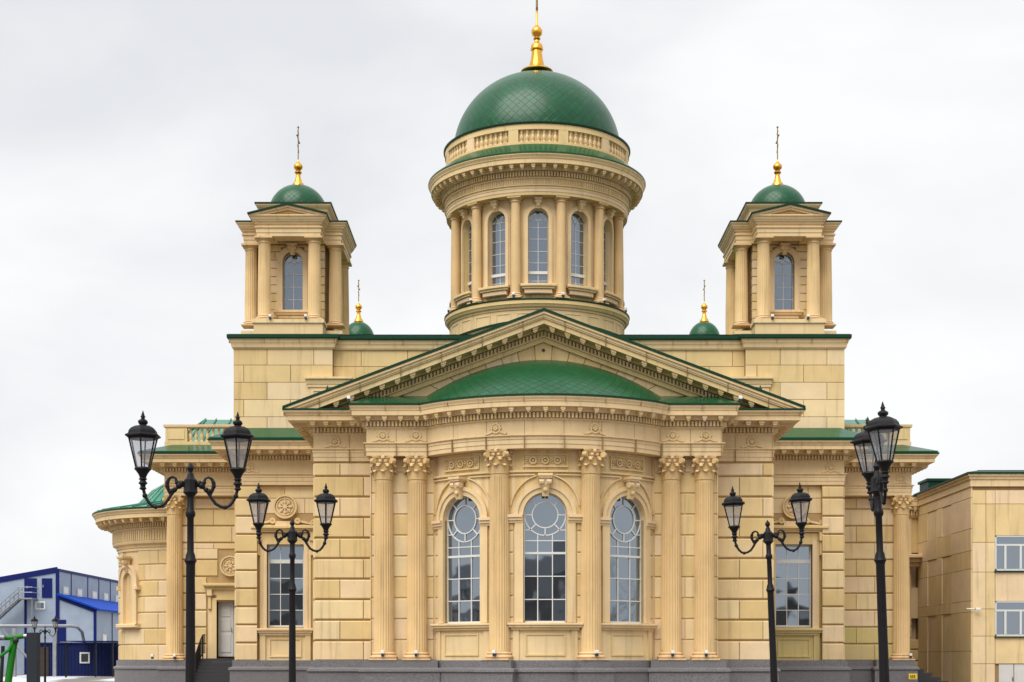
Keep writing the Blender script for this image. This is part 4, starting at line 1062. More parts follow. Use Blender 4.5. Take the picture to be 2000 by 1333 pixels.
# ---- towers
def tower(tx, side):
    T = MB(); ty0 = 79.6; YP = 78.2                      # corner-column depth, porch-column depth
    zp, zc0, zc1, zc2 = 18.45, 19.36, 23.60, 24.05
    # pedestals
    T.box(tx-2.55, tx+2.55, ty0-.55, ty0+4.2, zp, zp+.42); 
    T.box(tx-1.75, tx+1.75, YP-.42, YP+.8, zp, zc0-.18); T.box(tx-1.82, tx+1.82, YP-.5, YP+.8, zc0-.18, zc0)
    T.box(tx-2.62, tx+2.62, ty0-.62, ty0+4.25, zp+.42, zp+.6)
    tb = T.build('tower', M['stone'], CH)
    c = MB()
    # core walls with arched opening in front
    fn = local(tx, ty0-.18)
    arch_panel(c, fn, -1.62, 1.62, zp, zc1, 0, .52, 20.15, 22.68, .4, nu=1)
    for s in (-1, 1): c.add([(tx+s*1.62, ty0-.18, zp), (tx+s*1.62, ty0+.5, zp), (tx+s*1.62, ty0+.5, zc1), (tx+s*1.62, ty0-.18, zc1)], [(0,1,2,3)])
    c.box(tx-2.0, tx+2.0, ty0+.4, ty0+3.6, zp, zc1)
    c.build('wall', M['joint'], tb)
    c = MB(); blocks(c, fn, -1.64, 1.64, zc0, zc1-.02, h=.43, gh=.035, gv=.02, proj=.05, ch=.015, Lb=1.1, zb=19.36, holes=[(-.82, .82, 20.1, 22.9), (-.6, .6, 22.8, 23.45)])
    for s in (-1, 1): blocks(c, local(tx+s*2.0, ty0+2.0, s*pi/2), -1.6, 1.6, zc0, zc1-.02, h=.43, gh=.035, gv=.02, proj=.05, ch=.015, Lb=1.1, zb=19.36)
    for s in (-1, 1): blocks(c, local(tx+s*1.62, ty0+.15, s*pi/2), -.34, .25, zc0, zc1-.02, h=.43, gh=.035, gv=.02, proj=.03, ch=.01, Lb=1.1, zb=19.36)
    c.build('stone_blocks', M['stone'], tb)
    # window
    fw = local(tx, ty0-.18+.3); f = MB(); hw = .52; z0, zs = 20.15, 22.68
    arch_ring(f, fw, 0, hw-.035, hw+.02, z0, zs, -.03, .04, 14); f.mbox(fw, -hw, hw, -.03, .04, z0, z0+.05); f.mbox(fw, -.014, .014, -.02, .03, z0, zs-.1)
    for zz in (20.8, 21.45, 22.1, 22.68): f.mbox(fw, -hw, hw, -.02, .027, zz-.012, zz+.012)
    for a, b, cc, dd in ((0, -.1, .17, .07), (.17, .07, 0, .24), (0, .24, -.17, .07), (-.17, .07, 0, -.1), (.17, .07, .5, .12), (-.17, .07, -.5, .12), (0, .24, .3, .42), (0, .24, -.3, .42)): f.bar(fw, a, zs+b, cc, zs+dd, .022, -.02, .031)
    w = f.build('window', M['white'], CH); pane_arch(fw, 0, hw, z0, zs, 0, 14).build('pane', M['glassd'], w)
    s_ = MB(); s_.mbox(fn, -.95, .95, -.1, .42, 20.0, 20.13, .02); s_.mbox(fn, -.85, .85, 0, .34, 19.9, 20.0); s_.mbox(fn, -.75, .75, 0, .26, 19.7, 19.9, .05); s_.build('sill', M['trim'], w)
    s_ = MB(); arch_ring(s_, fn, 0, hw, hw+.24, 20.13, zs, -.05, .12, 16); arch_ring(s_, fn, 0, hw+.24, hw+.31, 20.13, zs, -.05, .07, 16); bracket(s_, fn, 0, 23.02, 23.57, .42, .05, .35); s_.build('arch_surround', M['trim'], tb)
    # entablature ring: square with porch projecting in front
    q = 2.5
    pth = [(tx-q, ty0+4.0), (tx-q, ty0-.38), (tx-1.62, ty0-.38), (tx-1.62, YP-.34), (tx+1.62, YP-.34), (tx+1.62, ty0-.38), (tx+q, ty0-.38), (tx+q, ty0+4.0)]
    e = MB(); e.sweep(pth, [(-.9, zc1), (0, zc1), (0, zc1+.18), (.03, zc1+.18), (.03, zc1+.36), (.1, zc1+.42), (.1, zc1+.48), (0, zc1+.5), (0, zc2+.12), (.08, zc2+.16), (.1, zc2+.22), (.18, zc2+.28), (.2, zc2+.34), (.24, zc2+.36), (.27, zc2+.44), (.34, zc2+.5), (.34, zc2+.56), (-.9, zc2+.56)])
    e.box(tx-1.62+.5, tx+1.62-.5, YP+.3, ty0+.2, zc1+.3, zc1+.4); e.box(tx-1.6, tx+1.6, ty0-.2, ty0+3.8, zc1+.01, zc2+.5)
    ZPb = zc2+.56
    # pediment of the porch
    for (t0, t1, p) in ((0, .1, .36), (.1, .2, .27), (.2, .34, .06)):
        for s in (-1, 1):
            xt = 1.96; za = ZPb+.47; k = (za-ZPb)/xt; a_ = min(xt, (za-t0-ZPb)/k+.0); b_ = (za-t1-ZPb)/k
            e.prism([(tx, za-t0), (tx, za-t1), (tx+s*b_, ZPb), (tx+s*a_, ZPb)], lambda p_: (p_[0], YP-.34-p, p_[1]), lambda p_: (p_[0], YP+1.6, p_[1]))
    # inner triangle
    for s in (-1, 1):
        e.bar(local(tx, YP-.34), 0, ZPb+.2, s*.75, ZPb+.03, .04, 0, .1)
    e.prism([(tx-1.2, ZPb), (tx+1.2, ZPb), (tx, ZPb+.27)], lambda p_: (p_[0], YP-.34, p_[1]), lambda p_: (p_[0], YP+1.0, p_[1]))
    e.build('cornice', M['trim'], tb)
    g_ = MB(); g_.sweep([p for p in pth[:3]], [(-.6, ZPb+.004), (.38, ZPb+.004), (.38, ZPb+.07), (-.6, ZPb+.2)]); g_.sweep([p for p in pth[5:]], [(-.6, ZPb+.004), (.38, ZPb+.004), (.38, ZPb+.07), (-.6, ZPb+.2)])
    for s in (-1, 1): g_.prism([(tx, ZPb+.474), (tx+s*2.02, ZPb+.0), (tx+s*2.02, ZPb+.07), (tx, ZPb+.56)], lambda p_: (p_[0], YP-.8, p_[1]), lambda p_: (p_[0], YP+2.2, p_[1]))
    g_.add([(tx-2.6, ty0-.5, ZPb+.1), (tx+2.6, ty0-.5, ZPb+.1), (tx+2.6, ty0+4, ZPb+.1), (tx-2.6, ty0+4, ZPb+.1)], [(0,1,2,3)])
    g_.build('roof', M['greendark'], tb)
    # attic block
    cyT = ty0+1.8; e = MB(); H0, H1 = ZPb+.05, 25.78
    sq = lambda a: [(tx-a, cyT+a), (tx-a, cyT-a), (tx+a, cyT-a), (tx+a, cyT+a)]
    e.sweep(sq(1.72), [(-1.7, H0), (.1, H0), (.06, H0+.5), (0, H0+.7), (.05, H1-.3), (.16, H1-.2), (.22, H1-.12), (.22, H1-.05), (-1.7, H1-.05)], True); e.build('attic', M['trim'], tb)
    e = MB(); e.sweep(sq(1.72), [(-1.7, H1-.046), (.27, H1-.046), (.27, H1+.02), (-1.7, H1+.06)], True); e.build('gutter', M['greendark'], tb)
    dd = dome('dome', (tx, cyT, H1+.02), 1.53, 1.46, 40, 30, CH)
    fpr = [(.33, 0), (.33, .05), (.3, .1), (.3, .16), (.21, .25), (.15, .45), (.12, .62), (.12, .68), (.17, .72), (.2, .78), (.17, .83), (.12, .86), (.13, .9), (.22, .98), (.25, 1.08), (.22, 1.18), (.1, 1.3), (.03, 1.4), (.03, 1.5)]
    finial((tx, cyT, 27.18), [(a, b*.98) for a, b in fpr], 16, dd)
    cross((tx, cyT, 28.5), 1.85, dd, radians(-3 if side < 0 else 5), .03)
    return tb
def mk_tow():
    c = shaft_mesh(.34, .30, 19.6, 23.30, 20, 60).build('column', M['shaft'], CH, smooth=30)
    base_mesh(.35, 19.364, .26).build('base', M['shaft'], c, smooth=40)
    q = MB(); q.lathe((0,0,0), [(.30, 23.26), (.34, 23.30), (.34, 23.33), (.31, 23.34), (.31, 23.40), (.42, 23.48), (.42, 23.50)], 20); q.box(-.45, .45, -.45, .45, 23.50, 23.597); q.build('capital', M['shaft'], c, smooth=40)
    return c
for s in (-1, 1):
    tx = s*12.7; tower(tx, s)
    for q in (-1, 1): fl.append((tx+q*.9-.3*s*0, 77.65, 19.42, 0))
tsp = []
for s in (-1, 1):
    tx = s*12.7
    tsp += [(tx-1.27, 78.2, 0), (tx+1.27, 78.2, 0)]
    tsp += [(tx-2.18, 79.6, 0), (tx+2.18, 79.6, 0), (tx-2.18, 83.1, 0), (tx+2.18, 83.1, 0)]
column_set(tsp, mk=mk_tow)
floods(fl)
# small domes of the rear towers
for s in (-1, 1):
    tx = s*12.15; q = MB(); q.box(tx-1.6, tx+1.6, 106.4, 109.6, 17, 24.3); q.box(tx-1.8, tx+1.8, 106.2, 109.8, 24.3, 24.6); q.build('tower', M['stone'], CH)
    dd = dome('dome', (tx, 108, 24.62), 1.12, 1.28, 32, 20, CH)
    finial((tx, 108, 25.87), [(a*1.0, b*.98) for a, b in [(.33, 0), (.33, .05), (.3, .1), (.3, .16), (.21, .25), (.15, .45), (.12, .62), (.12, .68), (.17, .72), (.2, .78), (.17, .83), (.12, .86), (.13, .9), (.22, .98), (.25, 1.08), (.22, 1.18), (.1, 1.3), (.03, 1.4), (.03, 1.5)]], 14, dd)
    cross((tx, 108, 27.3), 1.5, dd, radians(0 if s < 0 else 3), .032)

# ---- round side apse on the left
GX, GY, GR = -19.5, 90.0, 4.72
fg = cyl(GX, GY, GR); e = MB()
e.lathe((GX, GY, 0), [(GR, ZB), (GR, 8.5)], 64, cap=False); e.build('wall', M['stone'], CH, smooth=30)
e = MB(); na = radians(-47); nu = GR*na
blocks(e, fg, GR*radians(-120), GR*radians(0), ZB, 8.4, gh=.07, gv=.016, proj=.06, ch=.03, Lb=1.9, holes=[(nu-.85, nu+.85, 3.9, 8.3)], curved=True); e.build('stone_blocks', M['stone'], CH)
e = MB(); fnn = local(GX+GR*sin(na), GY-GR*cos(na), na)
arch_ring(e, fg, nu, .48, .85, 4.15, 6.55, 0, .2, 16); arch_ring(e, fg, nu, .85, .95, 6.2, 6.55, 0, .28, 16); e.mbox(fg, nu-1.05, nu+1.05, 0, .42, 3.92, 4.15, .04, 5); bracket(e, fnn, 0, 7.1, 7.95, .55, .1, .55)
for q in (-1, 1): e.mbox(fg, min(nu+q*.8, nu+q*1.1), max(nu+q*.8, nu+q*1.1), 0, .36, 6.05, 6.3, .02, 2)
e.build('niche_surround', M['trim'], CH)
e = MB(); e.mbox(fg, nu-.48, nu+.48, .0, .03, 4.15, 6.95, 0, 3); e.build('niche', M['shaft'], CH)
pg = arc(GX, GY, GR+.05, radians(-180), radians(0), 48)
e = MB(); e.sweep(pg, [(-.5, 8.25), (.05, 8.25), (.05, 8.4), (.12, 8.42), (.12, 8.55), (.3, 8.62), (.34, 8.72), (.3, 8.76), (.3, 9.4), (-.5, 9.4)]); e.build('architrave', M['trim'], CH, smooth=25)
e = MB()
for (x, y, a) in along(offset(pg, .3), .17): e.mbox(local(x, y, a), -.05, .05, -.02, .05, 8.8, 9.38)
e.build('frieze_reeding', M['trim'], CH)
cornice(offset(pg, .3), 9.4, 10.42, 1.15, 'cornice', CH, mod_sp=.6, den_sp=.15)
e = MB(); e.lathe((GX, GY, 0), [(6.2, 10.46), (6.2, 10.54), (4.8, 10.82), (3.75, 11.05), (3.5, 11.3), (2.9, 11.9), (1.9, 12.5), (.9, 12.8), (.1, 12.9)], 64, cap=False)
for k in range(40):
    a = 2*pi*k/40; e.tube([(GX+r_*cos(a), GY+r_*sin(a), z_+.02) for r_, z_ in [(6.1, 10.56), (4.8, 10.82), (3.75, 11.05), (3.5, 11.3), (2.9, 11.9), (1.9, 12.5), (.9, 12.8)]], .035, 4)
e.build('half_dome', M['seam'], CH, smooth=60)

# =================================================================== LAMPS
def make_lamp():
    R = empty('street_lamp', 'x', 'street lamp', group='twin-armed cast iron street lamps')
    S = 122.0; z = lambda y: 2.1+(1290-y)/S
    p = MB(); p.lathe((0,0,0), [(.22, 0), (.22, .12), (.18, .2), (.15, .5), (.17, .55), (.11, .7), (.092, 1.1), (.088, 1.15), (.076, 2.4), (.071, z(1105)), (.08, z(1100)), (.1, z(1096)), (.08, z(1090)), (.075, z(1085)), (.055, z(1078)), (.053, z(1012)), (.075, z(1008)), (.08, z(1003)), (.072, z(999)), (.056, z(996)), (.055, z(972))], 20)
    p.build('pole', M['iron'], R, smooth=40)
    q = MB(); q.lathe((0,0,0), [(.055, z(973)), (.06, z(970)), (.12, z(962)), (.11, z(958)), (.105, z(938)), (.07, z(934)), (.06, z(932)), (.05, z(926)), (.03, z(922)), (.05, z(918)), (.06, z(914)), (.045, z(910)), (.02, z(906)), (.005, z(903))], 8); q.build('finial', M['iron'], R, smooth=35)
    for s in (-1, 1):
        a = MB(); X = .75
        pts = [(.08, z(948)), (.2, z(952)), (.30, z(966)), (.40, z(984)), (.55, z(991)), (.66, z(982)), (.725, z(966)), (.745, z(953))]
        sm = []
        for i in range(len(pts)-1):
            for t in (0, .5): 
                p0, p1, p2, p3 = pts[max(i-1, 0)], pts[i], pts[i+1], pts[min(i+2, len(pts)-1)]
                sm.append(tuple(.5*((2*p1[k])+(-p0[k]+p2[k])*t+(2*p0[k]-5*p1[k]+4*p2[k]-p3[k])*t*t+(-p0[k]+3*p1[k]-3*p2[k]+p3[k])*t**3) for k in (0, 1)))
        sm.append(pts[-1])
        a.tube([(s*x, 0, zz) for x, zz in sm], .026, 8)
        # scroll rising beside the hub and small leaf knobs
        sc_ = [(.12, z(948)), (.2, z(940)), (.25, z(935)), (.30, z(938)), (.345, z(946)), (.35, z(952)), (.31, z(957)), (.28, z(953)), (.265, z(960)), (.31, z(972))]
        sc_ = [(.31, z(968)), (.355, z(955)), (.37, z(945)), (.34, z(936)), (.285, z(932)), (.235, z(935)), (.215, z(942))]
        a.tube([(s*x, 0, zz) for x, zz in sc_], [.022, .03, .034, .026, .02, .02, .028], 7)
        for x, zz, r_ in ((.18, 949, .055), (.14, 945, .05), (.25, 957, .042), (.37, 950, .036), (.36, 942, .034), (.30, 960, .04), (.215, 943, .036)): a.sphere((s*x, 0, z(zz)), r_, 8)
        a.sphere((s*.72, 0, z(969)), .042, 8); a.sphere((s*.55, 0, z(991)), .036, 8)
        a.lathe((s*X, 0, 0), [(.035, z(958)), (.06, z(955)), (.04, z(952)), (.045, z(948)), (.075, z(945)), (.05, z(941)), (.045, z(939)), (.07, z(937)), (.05, z(934)), (.06, z(931)), (.075, z(927)), (.11, z(921)), (.14, z(917)), (.13, z(915))], 14)
        a.build('arm', M['iron'], R, smooth=40)
        L_ = MB(); n = 6; zt, zb_ = z(857), z(916); rt, rb = .235, .115
        ang = [2*pi*(k+.5)/n for k in range(n)]
        for w in ang: L_.tube([(s*X+rb*cos(w), rb*sin(w), zb_), (s*X+rt*cos(w), rt*sin(w), zt)], .013, 5)
        for k in range(n):
            for (rr, zz, t) in ((rt, zt, .018), (rb, zb_, .018)):
                w0, w1 = ang[k], ang[(k+1) % n]; L_.tube([(s*X+rr*cos(w0), rr*sin(w0), zz), (s*X+rr*cos(w1), rr*sin(w1), zz)], t, 5)
            # glazing bar in the middle of each side
            w0, w1 = ang[k], ang[(k+1) % n]; mx0 = ((cos(w0)+cos(w1))/2, (sin(w0)+sin(w1))/2)
        body = L_.build('lantern', M['iron'], R)
        C_ = MB(); C_.lathe((s*X, 0, 0), [(.235, z(857.5)), (.30, z(854)), (.30, z(852)), (.25, z(849)), (.235, z(843)), (.2, z(838)), (.13, z(833.5)), (.06, z(832)), (.06, z(830)), (.075, z(829)), (.085, z(825)), (.07, z(822)), (.035, z(820)), (.03, z(817)), (.045, z(815.5)), (.03, z(813)), (.02, z(809)), (.003, z(803))], 6, rot=pi/6)
        C_.build('lantern_roof', M['iron'], body, smooth=20)
        G_ = MB()
        for k in range(n):
            w0, w1 = ang[k], ang[(k+1) % n]
            G_.add([(s*X+rb*.97*cos(w0), rb*.97*sin(w0), zb_), (s*X+rb*.97*cos(w1), rb*.97*sin(w1), zb_), (s*X+rt*.97*cos(w1), rt*.97*sin(w1), zt), (s*X+rt*.97*cos(w0), rt*.97*sin(w0), zt)], [(0,1,2,3)])
        G_.build('lantern_glass', M['lglass'], body)
    return R
def wx(px, D): return (px-1000)*D/F
lp = make_lamp()
lamps = [(372, 24.6, 0, 0, 4, 'tall black twin lamp at far left, its lanterns above the round green-roofed side apse'),
         (571, 34.5, 0, 0, 4, 'black twin lamp in front of the left side window beside the rusticated wall'),
         (1518, 34.7, -2.4, 0, -8, 'leaning black twin lamp in front of the right side window'),
         (1735, 24.4, -2.0, 0, -94.5, 'tall black lamp at right turned sideways, its two lanterns overlapping')]
for i, (px, D, lean, _, rz, lab) in enumerate(lamps):
    o = lp if i == 0 else copy_tree(lp)
    o.location = (wx(px, D), D, 0); o.rotation_mode = 'ZYX' if False else 'XYZ'
    from mathutils import Matrix
    Mx = Matrix.Rotation(radians(lean), 4, 'Y') @ Matrix.Rotation(radians(rz), 4, 'Z')
    o.rotation_euler = Mx.to_euler(); o['label'] = lab
o = copy_tree(lp); o.location = (wx(88, 112), 112, -1.0+.3); o['label'] = 'small distant black twin lamp before the blue and grey hall'

# =================================================================== RIGHT BUILDING
RB = empty('office_building', 'beige panelled building with white windows right of the cathedral', 'building', (0, 0, 0))
D1 = 84.0; s1 = D1/F; xw = 898*s1; D2 = 95.0; zR = 2.1+(1290-927)*s1
b = MB(); b.box(xw+.04, 70, D1+.04, D1+24, -.2, zR-.5); b.build('wall_core', M['joint'], RB)
wins = []
def zpx(y, D=D1): return 2.1+(1290-y)*D/F
fr = local(0, D1+.04)
wz = [(zpx(1115), zpx(1047)), (zpx(1243), zpx(1175))]
wxx = [(wx(1943, D1), wx(2013, D1)), (wx(2060, D1), wx(2130, D1)), (wx(2177, D1), wx(2247, D1))]
holes = [(a, c, z0, z1) for (a, c) in wxx for (z0, z1) in wz]+[(wx(1950, D1), wx(2010, D1), -.2, zpx(1297))]
p = MB()
zl = [-.2, zpx(1297), zpx(1243), zpx(1190), zpx(1118), zpx(1060), zpx(985), zpx(958)]
cols_ = [xw, wx(1925, D1), wx(1943, D1), wx(2013, D1), wx(2060, D1), wx(2130, D1), wx(2177, D1), wx(2247, D1), 60]
for z0, z1 in zip(zl, zl[1:]):
    for a, c in zip(cols_, cols_[1:]):
        cuts = sorted(set([z0, z1]+[q for hh in holes for q in hh[2:4] if z0 < q < z1 and hh[0] < (a+c)/2 < hh[1]]))
        for q0, q1 in zip(cuts, cuts[1:]):
            if any(hh[0] <= (a+c)/2 <= hh[1] and hh[2] <= (q0+q1)/2 <= hh[3] for hh in holes): continue
            if q1-q0 > .03: p.mbox(fr, a+.012, c-.012, 0, .1, q0+.012, q1-.012, .006)
# side wall panels receding; recessed bays
fs_ = local(xw+.04, (D1+D2)/2, -pi/2)   # u runs towards -y
hw_ = (D2-D1)/2
bay = [-hw_, -hw_+2.2, -hw_+4.2, -hw_+5.3, -hw_+7.2, hw_]
rec = {1, 3}
zb_ = [-.2, 2.6, 4.75, 5.35, 7.1, 8.1, 9.3, 11.0, zR-.65]
for i_, (a, c) in enumerate(zip(bay, bay[1:])):
    for j_, (z0, z1) in enumerate(zip(zb_, zb_[1:])):
        o_ = .04 if ((4-i_) in rec or i_ in rec) and j_ in (0, 1, 3, 4, 6) else .08
        p.mbox(fs_, a+.012, c-.012, 0, o_, z0+.012, z1-.012, .006)
p.build('wall', M['panelbeige'], RB)
c = MB(); pth = [(xw, D2), (xw, D1), (66, D1)]
c.sweep(pth, [(-.3, zR-.66), (.1, zR-.66), (.1, zR-.3), (.16, zR-.28), (.2, zR-.12), (.26, zR-.1), (.26, zR), (-.3, zR)]); c.build('cornice', M['panelbeige'], RB)
c = MB(); c.sweep(pth, [(-.6, zR+.004), (.32, zR+.004), (.32, zR+.1), (-.6, zR+.3)]); c.box(xw+.5, 66, D1+.5, D1+20, zR-.1, zR+.3); c.build('roof', M['greendark'], RB)
for (a, c_) in wxx:
    for (z0, z1) in wz:
        fn = local((a+c_)/2, D1-.03); hw = (c_-a)/2; f = MB()
        for q in (-1, 1): f.mbox(fn, min(q*hw, q*(hw-.08)), max(q*hw, q*(hw-.08)), -.05, .02, z0, z1)
        f.mbox(fn, -hw, hw, -.05, .02, z0, z0+.09); f.mbox(fn, -hw, hw, -.05, .02, z1-.06, z1); f.mbox(fn, -hw, hw, -.05, .025, z1-.55, z1-.45)
        for u in (-.42, .42): f.mbox(fn, u-.06, u+.06, -.05, .03, z0+.09, z1-.55)
        w = f.build('window', M['white'], RB); g = MB(); g.add([fn(-hw, -.02, z0), fn(hw, -.02, z0), fn(hw, -.02, z1), fn(-hw, -.02, z1)], [(0,1,2,3)]); g.build('pane', M['glass'], w)
        t = MB(); t.mbox(fn, -hw-.05, hw+.05, 0, .14, z0-.08, z0-.02); t.build('sill', M['greendark'], w)
fn = local(wx(1980, D1), D1); d = MB(); dh = zpx(1298)
for q in (-1, 1): a_, b_ = sorted((q*.02, q*.82)); d.mbox(fn, a_, b_, -.04, .03, .05, dh, .01); a_, b_ = sorted((q*.15, q*.68)); d.mbox(fn, a_, b_, .03, .045, .9, dh-.25, .005)
do = d.build('door', M['door'], RB); h = MB(); h.tube([fn(-.08, .09, .95), fn(-.08, .09, 1.2)], .02, 5); h.mbox(fn, -.1, -.06, .03, .09, 1.05, 1.08); h.build('handle', M['black'], do)
h = MB(); fn = local(wx(1905, D1), D1-.1); h.tube([fn(-.5, 0, 4.92), fn(-.05, .2, 4.9)], .03, 5); h.mbox(fn, -.12, .18, .15, .35, 4.82, 4.95, .02); h.build('security_camera', M['flood'], RB)
h = MB(); h.box(xw+.2, xw+2.6, D1+9.5, D1+11.5, zR+.1, zR+.75); h.box(xw+.1, xw+2.7, D1+9.4, D1+11.6, zR+.75, zR+.9); h.build('roof_vent', M['greendark'], RB)

# ornate older building seen between the cathedral and the panelled one
OB = empty('ornate_building', 'ornate beige building with balcony glimpsed between cathedral and panelled building', 'building')
xo0, xo1, yo = wx(1765, 95), wx(1812, 95), 95.0; zo = lambda y: 2.1+(1290-y)*yo/F
xs0 = wx(1806, 93.0)
b = MB()
b.box(xo0-2, wx(1780, yo), yo, 112, -.2, zo(995)); b.box(wx(1797, yo), xo1+3, yo, 112, -.2, zo(995))
for (ya, yb) in ((1290+60, 1252), (1208, 1148), (1080, 1000)):
    b.box(wx(1780, yo), wx(1797, yo), yo+.1, 112, max(-.2, zo(ya)), zo(yb))
b.box(wx(1780, yo), wx(1797, yo), yo+.8, 112, -.2, zo(1000))
b.build('wall', M['stone'], OB)
fn = local(0, yo); e = MB()
blocks(e, fn, xo0-1, wx(1797, yo), -.1, zo(1215), h=.7, proj=.06, ch=.03, Lb=1.5, holes=[(wx(1780, yo), wx(1797, yo), zo(1250), zo(1215))])
e.build('stone_blocks', M['stone'], OB)
e = MB(); cornice([(xo0-2, yo), (wx(1816, yo), yo)], zo(1012), zo(972), .5, 'cornice', OB, mod_sp=.4)
# balcony and pilasters
e.mbox(fn, xo0-1, wx(1806, yo), 0, 1.1, zo(1092), zo(1085), .03); e.mbox(fn, xo0-1, wx(1803, yo), 0, .8, zo(1100), zo(1092), .03); e.mbox(fn, xo0-1, wx(1800, yo), 0, .5, zo(1108), zo(1100), .03); e.build('balcony', M['trim'], OB)
for (ya, yb) in ((1078, 1000), (1290, 1125)):
    e = MB(); zb0, zb1 = zo(ya), zo(yb); e.lathe((wx(1803, yo), yo-.15, 0), [(.34, zb0), (.34, zb0+.1), (.27, zb0+.2), (.25, zb1-.5), (.3, zb1-.4), (.27, zb1-.35), (.36, zb1-.1), (.42, zb1)], 16)
    e.build('column', M['shaft'], OB, smooth=40)
for (ya, yb) in ((1078, 1025), (1206, 1155), (1300, 1262)):
    a_, b_ = wx(1780, yo), wx(1797, yo); zb0, zb1 = zo(ya), zo(yb); fw = local(0, yo+.5); f = MB()
    f.mbox(fw, a_, a_+.06, -.03, .03, zb0, zb1); f.mbox(fw, b_-.06, b_, -.03, .03, zb0, zb1); f.mbox(fw, (a_+b_)/2-.03, (a_+b_)/2+.03, -.03, .03, zb0, zb1); f.mbox(fw, a_, b_, -.03, .03, zb1-.55, zb1-.48); f.mbox(fw, a_, b_, -.03, .03, zb0, zb0+.07)
    w = f.build('window', M['white'], OB); g = MB(); g.add([fw(a_, 0, zb0), fw(b_, 0, zb0), fw(b_, 0, zb1), fw(a_, 0, zb1)], [(0,1,2,3)]); g.build('pane', M['glassd'], w)
e = MB(); e.add([(xo0-2, yo-.5, zo(971)), (wx(1816, yo), yo-.5, zo(971)), (wx(1816, yo), 108, zo(971)+1.2), (xo0-2, 108, zo(971)+1.2)], [(0,1,2,3)]); e.build('roof', M['green'], OB)
sg = MB(); fn = local(wx(1783, 80.3), 80.3); sg.mbox(fn, -.22, .22, 0, .02, zpx(1327, 80.3), zpx(1316, 80.3)); so = sg.build('warning_sign', M['yellow']); tag(so, 'small yellow sign on the granite plinth at the right corner', 'sign')
sg = MB()
for k in range(3): sg.mbox(fn, -.14+.1*k, -.08+.1*k, .02, .024, zpx(1324, 80.3), zpx(1319, 80.3))
sg.mbox(fn, -.14, .14, .0205, .0245, zpx(1325.2, 80.3), zpx(1324.6, 80.3)); sg.build('lettering', M['black'], so)

# =================================================================== BLUE HALL (left)
BH = empty('industrial_hall', 'pale grey industrial hall with blue trim and outside staircase', 'building')
Y0 = 150.0; gx = lambda px, D=Y0: (px-1000)*D/F; zz = lambda y, D=Y0: 2.1+(1290-y)*D/F
xc = gx(113); Y1 = 176.0
b = MB()
# main shed: front gable slopes down to the left
b.prism([(xc, 0), (xc, zz(1111)), (xc-24, zz(1111)-4.2), (xc-24, 0)], lambda p: (p[0], Y0, p[1]), lambda p: (p[0], Y1, p[1]))
# lean-to on the right
xl = gx(187)
b.prism([(xc, 0), (xl, 0), (xl, zz(1192)), (xc, zz(1165))], lambda p: (p[0], Y0+.0, p[1]), lambda p: (p[0], Y1, p[1]))
b.build('wall', M['panelgrey'], BH)
t = MB(); ff = local(0, Y0); fsd = local(xc, Y0+13, pi/2); fl2 = local(xl, Y0+13, pi/2)
def tr(u0, z0, u1, z1, w, fn=ff, d=.08): t.bar(fn, u0, z0, u1, z1, w, 0, d)
tr(xc, zz(1113), xc-24, zz(1113)-4.2, .55); tr(xc-.02, 0, xc-.02, zz(1111), .35, d=.09); tr(gx(50), 0, gx(50), zz(1122), .22, d=.07)
tr(xc, zz(1167), xl, zz(1194), .32, d=.11); tr(gx(186), 0, gx(186), zz(1192), .28, d=.1)
for u in (-8.5, -2.5, 1.8, 6.5, 12.6): t.mbox(fsd, u-.06, u+.06, 0, .06, 0, zz(1113))
t.mbox(fsd, -13, 13, 0, .1, zz(1116), zz(1111)); t.mbox(fsd, -13, 13, 0, .1, 8.0, 8.25)
t.mbox(fl2, 12.5, 13.0, 0, .1, 0, zz(1195)); t.mbox(fl2, -7, -6.85, 0, .06, 0, zz(1194))
t.build('trim', M['blue'], BH)
r = MB(); r.prism([(xc, zz(1159)), (xl+.5, zz(1190)), (xl+.5, zz(1193)), (xc, zz(1163))], lambda p: (p[0], Y0-.4, p[1]), lambda p: (p[0], Y1, p[1])); r.build('lean_to_roof', M['blueroof'], BH)
for (a, c_, z0, z1) in ((51, 72, 1170, 1130), (82, 102, 1168, 1130), (109, 129, 1253, 1211)):
    d = MB(); d.mbox(ff, gx(a), gx(c_), 0, .1, zz(z0), zz(z1), .02); do = d.build('door', M['blue'], BH)
    h = MB(); h.mbox(ff, gx(a)+.12, gx(a)+.2, .1, .2, zz(z0)+1.0, zz(z0)+1.25); h.build('handle', M['steel'], do)
def hwin(fn, u, z0, w, h_, m='glassd'):
    f = MB(); f.mbox(fn, u-w/2, u+w/2, 0, .08, z0, z0+h_); q = f.build('window', M['white'], BH)
    g = MB(); g.mbox(fn, u-w/2+.14, u+w/2-.14, .07, .1, z0+.14, z0+h_-.14); g.build('pane', M[m], q)
hwin(ff, gx(79), zz(1191), 1.0, .8)
for u in (-10.5, -5.6, 0, 4.6, 9.5): hwin(fsd, u, 8.6, 1.7, .8, 'flood')
for u in (-10, 3, 9): hwin(fl2, u, 3.6, 1.4, 1.1, 'flood')
